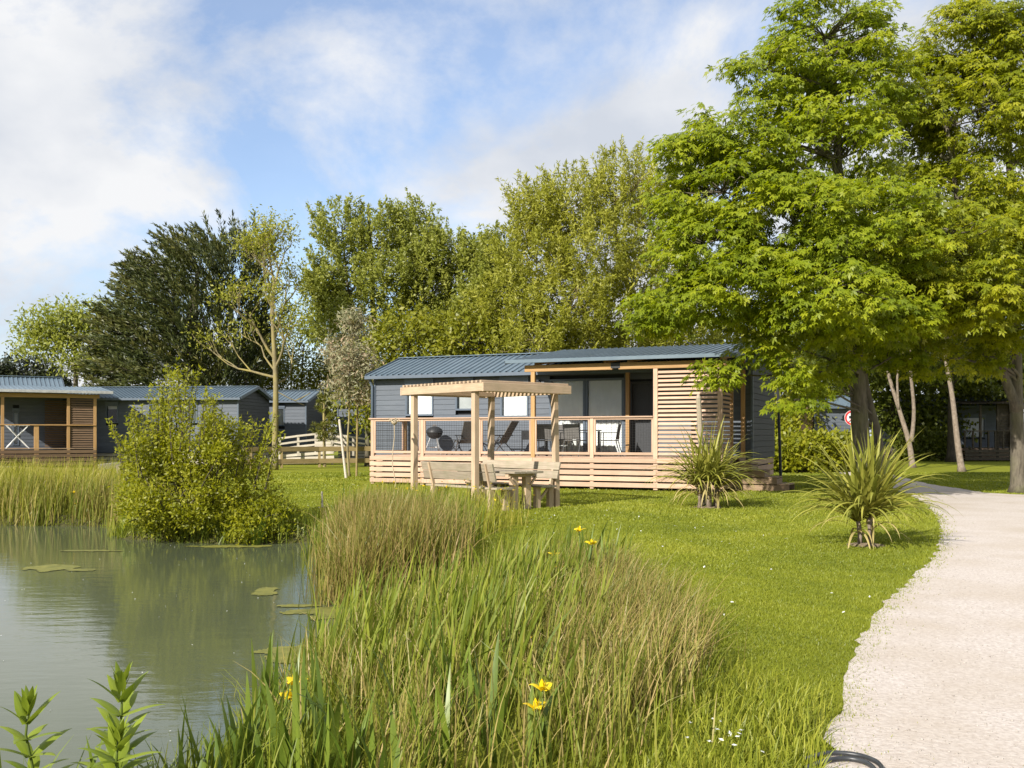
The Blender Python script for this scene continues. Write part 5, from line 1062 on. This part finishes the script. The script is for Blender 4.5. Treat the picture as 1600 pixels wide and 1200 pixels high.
# the mown lawn: one blade per triangle, denser towards the eye
SOIL = [(G(1352, 852).x, G(1352, 852).y, 0.26), (G(1106, 793).x, G(1106, 793).y, 0.34)]
PLA = np.array([(p.x, p.y) for p in pl if p.y < 24])
def lawn():
    Xs, Ys, Hs, Ws = [], [], [], []
    for (y0, y1, dens, h, w) in ((3.6, 7, 8000, 0.018, 0.0042), (7, 11, 5200, 0.02, 0.0055), (11, 17, 1900, 0.024, 0.0085), (17, 26, 620, 0.028, 0.015), (26, 40, 170, 0.035, 0.03)):
        xa, xb = -0.42 * y1, 0.54 * y1
        if y1 <= 11: xa = 0.2
        n = int((xb - xa) * (y1 - y0) * dens); x = xa + (xb - xa) * rng.random(n); y = y0 + (y1 - y0) * rng.random(n)
        pd = pond_dist(x, y); inp = inpoly(x, y, PP); idx = np.where(inp & (y < 22))[0]; dist = np.full(n, 9.0)
        for c0 in range(0, len(idx), 4000):
            ii = idx[c0:c0 + 4000]; dist[ii] = np.min(np.hypot(x[ii][:, None] - PLA[None, :, 0], y[ii][:, None] - PLA[None, :, 1]), 1)
        ok = (pd > 0.12) & (~inp | (rng.random(n) < 0.75 * np.exp(-(dist / 0.085) ** 1.3)) | (rng.random(n) < 0.0004))
        for bx, by, br_ in SOIL: ok &= (np.hypot(x - bx, (y - by)) > br_ * (0.75 + 0.3 * rng.random(n)))
        u = (x + 4.28) * 0.917 - (y - 30.3) * 0.4; v = (x + 4.28) * 0.4 + (y - 30.3) * 0.917
        ok &= ~((u > -1.3) & (u < 11.1) & (v > 0.02) & (v < 6.2)) & ~((u >= 0) & (u < TUR) & (v > -0.02) & (v < 3))
        Xs.append(x[ok]); Ys.append(y[ok]); k = ok.sum(); Hs.append(h * (0.6 + 0.8 * rng.random(k))); Ws.append(np.full(k, w))
    X, Y, H, W = map(np.concatenate, (Xs, Ys, Hs, Ws)); n = len(X); z = ground_z(X, Y)
    a = rng.random(n) * 2 * np.pi; ln = H * 0.75 * rng.normal(0, 1, n); b = rng.random(n) * np.pi
    wx0 = X + 0.9 * np.sin(Y * 0.61 + 0.4) + 0.35 * np.sin(Y * 2.3); wy0 = Y + 1.1 * np.sin(X * 0.53) + 0.4 * np.sin(X * 1.9 + 1)
    patch = 0.5 + 0.22 * np.sin(wx0 * 0.8 + 0.3) * np.sin(wy0 * 0.62) + 0.2 * np.sin(wx0 * 1.9 + 1.3 * np.sin(wy0 * 0.9)) * np.sin(wy0 * 1.1 + 0.7 * X) + 0.13 * np.sin(wx0 * 5.1 + wy0 * 3.3) * np.sin(wy0 * 4.3 - wx0 * 2.2)
    H = H * (0.75 + 0.6 * np.clip(patch, 0, 1))
    V = np.zeros((n, 3, 3)); wx, wy = np.cos(b) * W, np.sin(b) * W
    V[:, 0] = np.stack([X - wx, Y - wy, z - 0.004], -1); V[:, 1] = np.stack([X + wx, Y + wy, z - 0.004], -1); V[:, 2] = np.stack([X + np.cos(a) * ln, Y + np.sin(a) * ln, z + H], -1)
    F = np.arange(3 * n).reshape(n, 3)
    o = mobj('mown_grass', npmesh('mown_grass', V.reshape(-1, 3), F, np.clip(0.95 * patch + 0.5 * rng.random(n) - 0.28, 0, 1)), LF_LAWN); tag(o, 'short mown grass covering the lawn between pond, cabin and path', 'grass', kind='stuff')
lawn()
SOILM = pbr('bare_soil', (0.16, 0.115, 0.07), (0.30, 0.235, 0.16), 22, 0.95, 0.8, rnd=0, dist=0.02)
for bx, by, br_ in SOIL:
    V = [(0, 0, 0.03)]; n = 30
    for rr, zz in ((0.6, 0.02), (1.05, 0.003)):
        for k in range(n): a = 2 * math.pi * k / n; q_ = rr * br_ * random.uniform(0.88, 1.12); V.append((math.cos(a) * q_, math.sin(a) * q_, zz))
    F = [(0, 1 + k, 1 + (k + 1) % n) for k in range(n)] + [(1 + k, 1 + n + k, 1 + n + (k + 1) % n, 1 + (k + 1) % n) for k in range(n)]
    tag(mobj('soil_patch', pymesh('soil_patch', V, F, True), SOILM, None, Matrix.Translation((bx, by, 0))), kind='structure')
# loose stones and twigs on the path
n = 15000; x = 1.4 + 4.6 * rng.random(n); y = 4 + 12 * rng.random(n) ** 1.5; ok = inpoly(x, y, PP) & (x < 0.55 * y); x, y = x[ok], y[ok]; n = len(x); s = 0.0025 + 0.0075 * rng.random(n) ** 3
oc = np.array([(1, 0, 0), (0, 1, 0), (-1, 0, 0), (0, -1, 0), (0, 0, 0.7), (0, 0, -0.4)]); of = np.array([[0, 1, 4], [1, 2, 4], [2, 3, 4], [3, 0, 4], [1, 0, 5], [2, 1, 5], [3, 2, 5], [0, 3, 5]])
V = np.stack([x, y, np.full(n, 0.009)], -1)[:, None] + oc[None] * s[:, None, None] * (0.6 + 0.8 * rng.random((n, 6, 1))); F = (of[None] + (np.arange(n) * 6)[:, None, None]).reshape(-1, 3)
tag(mobj('loose_gravel', npmesh('loose_gravel', V.reshape(-1, 3), F), PEBBLE), 'loose pale gravel stones lying on the path surface', 'gravel', kind='stuff')

# ------------------------------------------------------------------ plants with leaves one can pick apart
def strap_mesh(name, L, W, tilt, droop, fold, mat, seg=9, tipdroop=1.0, side=0.0):
    """a strap leaf in the local XZ plane, leaving the origin at angle tilt from the vertical and arching over"""
    V, F = [], []; x = z = y = 0.0; a = tilt
    for i in range(seg + 1):
        t = i / seg; w = W * (0.55 + 0.9 * t if t < 0.35 else 0.865 * (1 - ((t - 0.35) / 0.65) ** 1.7)) * 0.5 + 0.0006
        nx, nz = -math.cos(a), math.sin(a)
        V += [(x + nx * fold * w, y - w, z + nz * fold * w), (x, y, z), (x + nx * fold * w, y + w, z + nz * fold * w)]
        x += math.sin(a) * L / seg; z += math.cos(a) * L / seg; y += side * L / seg * t; a += droop / seg * (0.35 + 1.3 * t * tipdroop)
    for i in range(seg):
        o = 3 * i; F += [(o, o + 1, o + 4, o + 3), (o + 1, o + 2, o + 5, o + 4)]
    me = pymesh(name, V, F, True); me.materials.append(mat); return me
def put(me, name, M, parent): return link(bpy.data.objects.new(name, me), M, parent)
CORD = [strap_mesh('leaf', 1.0, 0.056, t_, d_, -0.35, LF_CORD) for t_, d_ in ((0.06, 0.2), (0.18, 0.35), (0.35, 0.6), (0.5, 1.1), (0.7, 1.5), (0.9, 1.6), (1.05, 1.8))]
CORDD = [strap_mesh('dry_leaf', 1.0, 0.04, t_, d_, -0.2, LF_CORDDRY) for t_, d_ in ((1.2, 1.7), (1.5, 1.6), (1.0, 2.3))]
def cordyline(base, label, stems, nl, size, updist, dry):
    t = empty('cordyline', base, label, 'plant', None)
    for (dx, dy, h, r) in stems:
        p = base + Vector((dx, dy, 0)); m = MB(); top = p + Vector((dx * 0.4, dy * 0.3, h))
        m.tube([p - Z * 0.03, p + Vector((0.01, 0, h * 0.3)), p + Vector((-0.005, 0, h * 0.65)), top], [r * 1.3, r, r * 1.05, r * 0.9], 9); m.obj('trunk', BARK_BIRCH, t, True)
        for k in range(nl):
            q = k / nl; i = min(6, int(updist(q) * 7)); az = k * 2.399 + random.uniform(-0.25, 0.25); s = size * random.uniform(0.72, 1.12)
            M = Matrix.Translation(top + Vector((math.cos(az) * 0.02, math.sin(az) * 0.02, (0.5 - q) * 0.16))) @ Matrix.Rotation(az, 4, 'Z') @ Matrix.Rotation(random.gauss(0, 0.10), 4, 'X') @ Matrix.Diagonal((s, 1.0 * random.uniform(0.8, 1.2), s, 1))
            put(CORD[i], 'leaf', M, t)
        for k in range(dry):
            az = random.random() * 6.28; s = size * random.uniform(0.55, 0.85); M = Matrix.Translation(top - Z * random.uniform(0.05, 0.25)) @ Matrix.Rotation(az, 4, 'Z') @ Matrix.Diagonal((s, 1, s, 1)); put(random.choice(CORDD), 'dry_leaf', M, t)
cordyline(G(1352, 852), 'spiky upright cordyline on a twin trunk beside the gravel path', [(-0.07, 0.03, 0.40, 0.03), (0.06, -0.02, 0.46, 0.034)], 105, 1.18, lambda q: q ** 0.62, 12)
cordyline(G(1106, 793), 'bushy drooping cordyline without visible trunk in front of the slatted screen', [(-0.16, 0, 0.5, 0.05), (0.17, 0.05, 0.48, 0.05), (0.0, -0.10, 0.60, 0.05)], 80, 1.2, lambda q: 0.02 + 0.98 * q ** 0.5, 34)
IRISL = [strap_mesh('leaf', 1.0, 0.033, t_, d_, -0.12, LF_IRIS, side=s_) for t_, d_, s_ in ((0.03, 0.1, 0.03), (0.10, 0.2, -0.05), (0.16, 0.5, 0.05), (0.06, 0.9, 0), (0.22, 0.3, -0.04), (0.12, 1.7, 0.03))]
def petal_mesh(nm, L, W, t0, dr): return strap_mesh(nm, L, W, t0, dr, -0.25, PETAL, 6)
FALL = petal_mesh('fall_petal', 0.08, 0.062, 0.75, 2.2); STAND = petal_mesh('standard_petal', 0.05, 0.028, 0.3, -0.3)
def iris(px, py_top, d, label, group, nleaf=9, flowers=(), wid=1.0):
    x = (px - 800) / FPX * d; zb = gz(x, d); base = Vector((x, d, zb - 0.03)); top = D(px, py_top, d).z
    t = empty('iris_plant', base, label, 'iris', group); H = top - base.z
    az0 = random.uniform(0, 3.14)
    for k in range(nleaf):
        s = H * random.uniform(0.62, 1.05); az = az0 + (3.14 if k % 2 else 0) + random.gauss(0, 0.5)
        M = Matrix.Translation(base + Vector((random.gauss(0, 0.045), random.gauss(0, 0.045), 0))) @ Matrix.Rotation(az, 4, 'Z') @ Matrix.Diagonal((s, wid * random.uniform(0.75, 1.2), s, 1)); put(random.choice(IRISL), 'leaf', M, t)
    for (fx, fy) in flowers:
        p = D(fx, fy, d); m = MB(); m.tube(curve_to(base + Z * 0.02, p - Z * 0.03, 0, 5, 0.06), taper(0.007, 0.0045, 5), 6); m.tube([p - Z * 0.035, p], [0.007, 0.004], 6); s_ = m.obj('flower_stalk', STALK, t, True)
        a0_ = random.random() * 6
        for k in range(3):
            put(FALL, 'fall_petal', Matrix.Translation(p) @ Matrix.Rotation(a0_ + k * 2.094, 4, 'Z') @ Matrix.Rotation(random.gauss(0, 0.15), 4, 'X'), s_); put(STAND, 'standard_petal', Matrix.Translation(p) @ Matrix.Rotation(a0_ + 1.05 + k * 2.094, 4, 'Z'), s_)
iris(845, 1010, 4.5, 'yellow flag iris with two open blooms at the front of the near bank', None, 7, [(848, 1078), (838, 1108)])
iris(462, 1040, 4.9, 'yellow flag iris with narrow blooms close to the open water', None, 8, [(461, 1068), (452, 1092)])
iris(905, 815, 8.6, 'yellow flag iris with several blooms among tall blades near the lawn', None, 12, [(905, 830), (925, 850), (866, 868), (872, 888)], 1.2)
iris(868, 905, 7.4, 'yellow flag iris with a lone bloom amid the brown rushes', None, 8, [(874, 960)], 1.1)
iris(815, 945, 6.6, 'yellow flag iris with a drooping bloom in the middle of the bank', None, 9, [(818, 1005), (823, 998)], 1.1)
leafy = 'flowerless iris fan of sword leaves on the near pond bank'
for (px, py, d) in ((405, 985, 5.2), (470, 1010, 4.6), (520, 1000, 4.3), (560, 1020, 4.0), (430, 1050, 4.1), (610, 985, 5.6), (655, 950, 6.2), (700, 960, 5.2), (745, 890, 6.8), (770, 980, 4.6), (690, 1040, 4.2), (620, 1075, 3.9),
                    (835, 870, 8.2), (880, 845, 9.0), (800, 850, 8.8), (940, 830, 9.2), (780, 915, 7.2), (960, 850, 9.6), (915, 800, 9.8), (845, 830, 9.8), (500, 950, 6.4), (385, 1080, 4.4), (350, 1120, 4.3), (735, 1010, 4.9), (580, 960, 6.6), (255, 1120, 3.9), (300, 1085, 4.0), (330, 1130, 3.7), (235, 1150, 3.6), (375, 1040, 4.3), (440, 1010, 4.8), (640, 1010, 4.6), (500, 1060, 3.9)):
    lab, grp = ((leafy + ' beside the open water', 'iris fans by the water') if px < 600 and d < 5.3 else (leafy + ' next to the mown lawn', 'iris fans by the lawn') if d > 8 else (leafy + ' amid the olive rushes', 'iris fans in the rushes'))
    iris(px, py, d, lab, grp, random.choice((7, 8, 10)), (), 1.2)
leafy2 = 'flowerless iris fan of sword leaves standing behind the brown rush clump'
for (px, py, d) in ((500, 765, 15), (540, 745, 15.5), (575, 752, 15), (612, 758, 15.5), (640, 765, 15), (560, 735, 16.5), (690, 770, 15.5)): iris(px, py, d, leafy2, 'iris fans behind the clump', 8, (), 1.3)
leafy3 = 'iris tuft at the waterline right of the pond shrub'
for (px, py, d) in ((395, 795, 16.3), (412, 790, 16.5)): iris(px, py, d, leafy3, 'iris tufts by the shrub', 8, (), 1.4)
iris(120, 762, 20.0, 'iris with small yellow blooms in the far shoreline rushes', None, 8, [(119, 788), (116, 770)], 1.4)
iris(203, 775, 17.6, 'iris tuft at the waterline left of the pond shrub', None, 9, (), 1.5)
leafy4 = 'iris blade group in the bottom corner of the bank beside broad-leaved herbs'
for (px, py, d) in ((20, 1060, 3.9), (120, 1085, 3.9), (78, 1130, 3.8), (140, 1130, 3.7)): iris(px, py, d, leafy4, 'iris blades by the herbs', 3, (), 1.0)
# broad-leaved willowherb shoots
def broad_leaf(L, W, tilt, droop): return strap_mesh('leaf', L, W, tilt, droop, -0.25, LF_BROAD, 7)
BL = [broad_leaf(0.15, 0.05, 0.95, 0.9), broad_leaf(0.13, 0.045, 0.7, 0.6), broad_leaf(0.09, 0.03, 0.35, 0.3), broad_leaf(0.15, 0.05, 1.15, 0.8)]
def herb(px, py, d, label, lean=0.03):
    x = (px - 800) / FPX * d; base = Vector((x - lean, d, gz(x, d) - 0.03)); top = D(px, py, d); t = empty('broadleaf_herb', base, label, 'plant')
    P = curve_to(base, top, 0, 6, 0.05); m = MB(); m.tube(P, taper(0.008, 0.004, 6), 6); m.obj('stem', STALK, t, True); H = top.z - base.z
    k = 0; z = 0.30
    while z < 1.0:
        i = min(5, int(z * 6)); p = P[i].lerp(P[i + 1], z * 6 - i) if i < 6 else P[-1]
        for s in range(4):
            me = BL[2] if z > 0.93 else (BL[1] if z > 0.82 else random.choice((BL[0], BL[3])))
            sc = random.uniform(0.85, 1.25); put(me, 'leaf', Matrix.Translation(p) @ Matrix.Rotation(k * 0.8 + s * 1.571 + random.gauss(0, 0.2), 4, 'Z') @ Matrix.Scale(sc, 4), t)
        k += 1; z += 0.085 if z < 0.85 else 0.045
herb(190, 1068, 3.75, 'tall broad-leaved herb shoot at the pond corner with a full leaf rosette')
herb(45, 1100, 3.7, 'shorter broad-leaved herb shoot at the outer corner of the bank', -0.02)
herb(185, 1150, 3.5, 'low broad-leaved herb shoot at the foot of the tall one', 0.02)

# dried seed-head stalk, hose, algae mats
db = gp3(613, 20.5); t = empty('dried_seed_stalk', db, 'tall dry stalk with a flat pinkish seed head before the terrace railing', 'plant'); tp = D(616, 660, 20.5)
m = MB(); m.tube(curve_to(db - Z * 0.03, tp, 0, 6, 0.08), taper(0.014, 0.009, 6), 6); m.obj('stalk', DRY, t, True)
m = MB(); m.lathe(tp, [(0.004, -0.06), (0.05, -0.03), (0.075, 0.02), (0.05, 0.045), (0.005, 0.05)], 10); m.obj('seed_head', DRY, t, True)
for k in range(10):
    a = k * 0.63; m = MB(); m.tube([tp + Vector((math.cos(a) * 0.05, math.sin(a) * 0.05, 0.02)), tp + Vector((math.cos(a) * 0.12, math.sin(a) * 0.12, 0.03 + 0.03 * (k % 3)))], [0.008, 0.012], 5); m.obj('seed_spike', DRY, t)
def hose(pts, r, label):
    m = MB(); P = catmull([Vector(p) for p in pts], 6); m.tube(P, r, 8); c = P[0].copy(); o = mobj('irrigation_hose', pymesh('irrigation_hose', [v - c for v in m.V], m.F, True), HOSE, None, Matrix.Translation(c)); tag(o, label, 'hose')
h = lambda px, py, z=0.024: G(px, py, z)
hose([h(1262, 1185), h(1290, 1177), h(1320, 1177), h(1350, 1182), h(1372, 1192), h(1380, 1208), h(1372, 1235), h(1340, 1255)], 0.011, 'outer black plastic pipe loop lying at the edge of the gravel path')
hose([h(1258, 1200), h(1292, 1188), h(1322, 1185), h(1350, 1190), h(1366, 1201), h(1371, 1215), h(1360, 1240)], 0.011, 'inner black plastic pipe loop lying at the edge of the gravel path')
from mathutils import noise as mnoise
def mat_patch(px, py, rx, ry, label):
    """a ragged floating mat: small cells kept where a noise field says so"""
    c = G(px, py, WL); g = 0.028; seed = Vector((px * 0.13, py * 0.07, 0)); idx = {}; V = []; F = []
    def vert(i, j):
        if (i, j) not in idx:
            p = Vector((i * g, j * g, 0)); w = mnoise.noise_vector(p * 23 + seed) * 0.011; idx[(i, j)] = len(V); V.append((p.x + w.x, p.y + w.y, 0.005 + 0.006 * abs(mnoise.noise(p * 14 + seed))))
        return idx[(i, j)]
    nx, ny = int(rx * 1.4 / g), int(ry * 1.4 / g)
    for i in range(-nx, nx):
        for j in range(-ny, ny):
            p = Vector(((i + 0.5) * g, (j + 0.5) * g, 0)); q_ = (p.x / rx) ** 2 + (p.y / ry) ** 2
            v = mnoise.fractal(p * 3.2 + seed, 1.0, 2.0, 5) * 0.55
            if v + 0.55 - 0.75 * q_ > 0: F.append((vert(i, j), vert(i + 1, j), vert(i + 1, j + 1), vert(i, j + 1)))
    tag(mobj('algae_mat', pymesh('algae_mat', V, F, True), ALGAE, None, Matrix.Translation(c)), label, 'algae')
mat_patch(78, 888, 0.42, 0.35, 'larger of two algae mats drifting on the open pond'); mat_patch(126, 891, 0.24, 0.14, 'smaller algae mat drifting beside the larger one on open water')
mat_patch(415, 925, 0.16, 0.35, 'small algae mat left of the brown rush clump'); mat_patch(560, 958, 0.75, 0.42, 'broad green algae mat at the foot of the brown rush clump')
mat_patch(470, 947, 0.26, 0.1, 'thin algae streak at the left tip of the broad mat'); mat_patch(490, 1020, 0.5, 0.42, 'murky algae mat in the inlet behind the iris blades'); mat_patch(360, 854, 0.7, 0.22, 'algae strip along the waterline under the pond shrub'); mat_patch(145, 861, 0.55, 0.12, 'thin algae streak out from the far shoreline rushes')
n = 130; x = -7 + 6.3 * rng.random(n); y = 5.5 + 11 * rng.random(n); ok = pond_dist(x, y) < -0.3; x, y = x[ok], y[ok]; specks('floating_petals', 'tiny pale seeds and petals floating on the pond', 'seeds', np.stack([x, y, np.full(len(x), WL + 0.006)], -1), 0.016, DAISY)
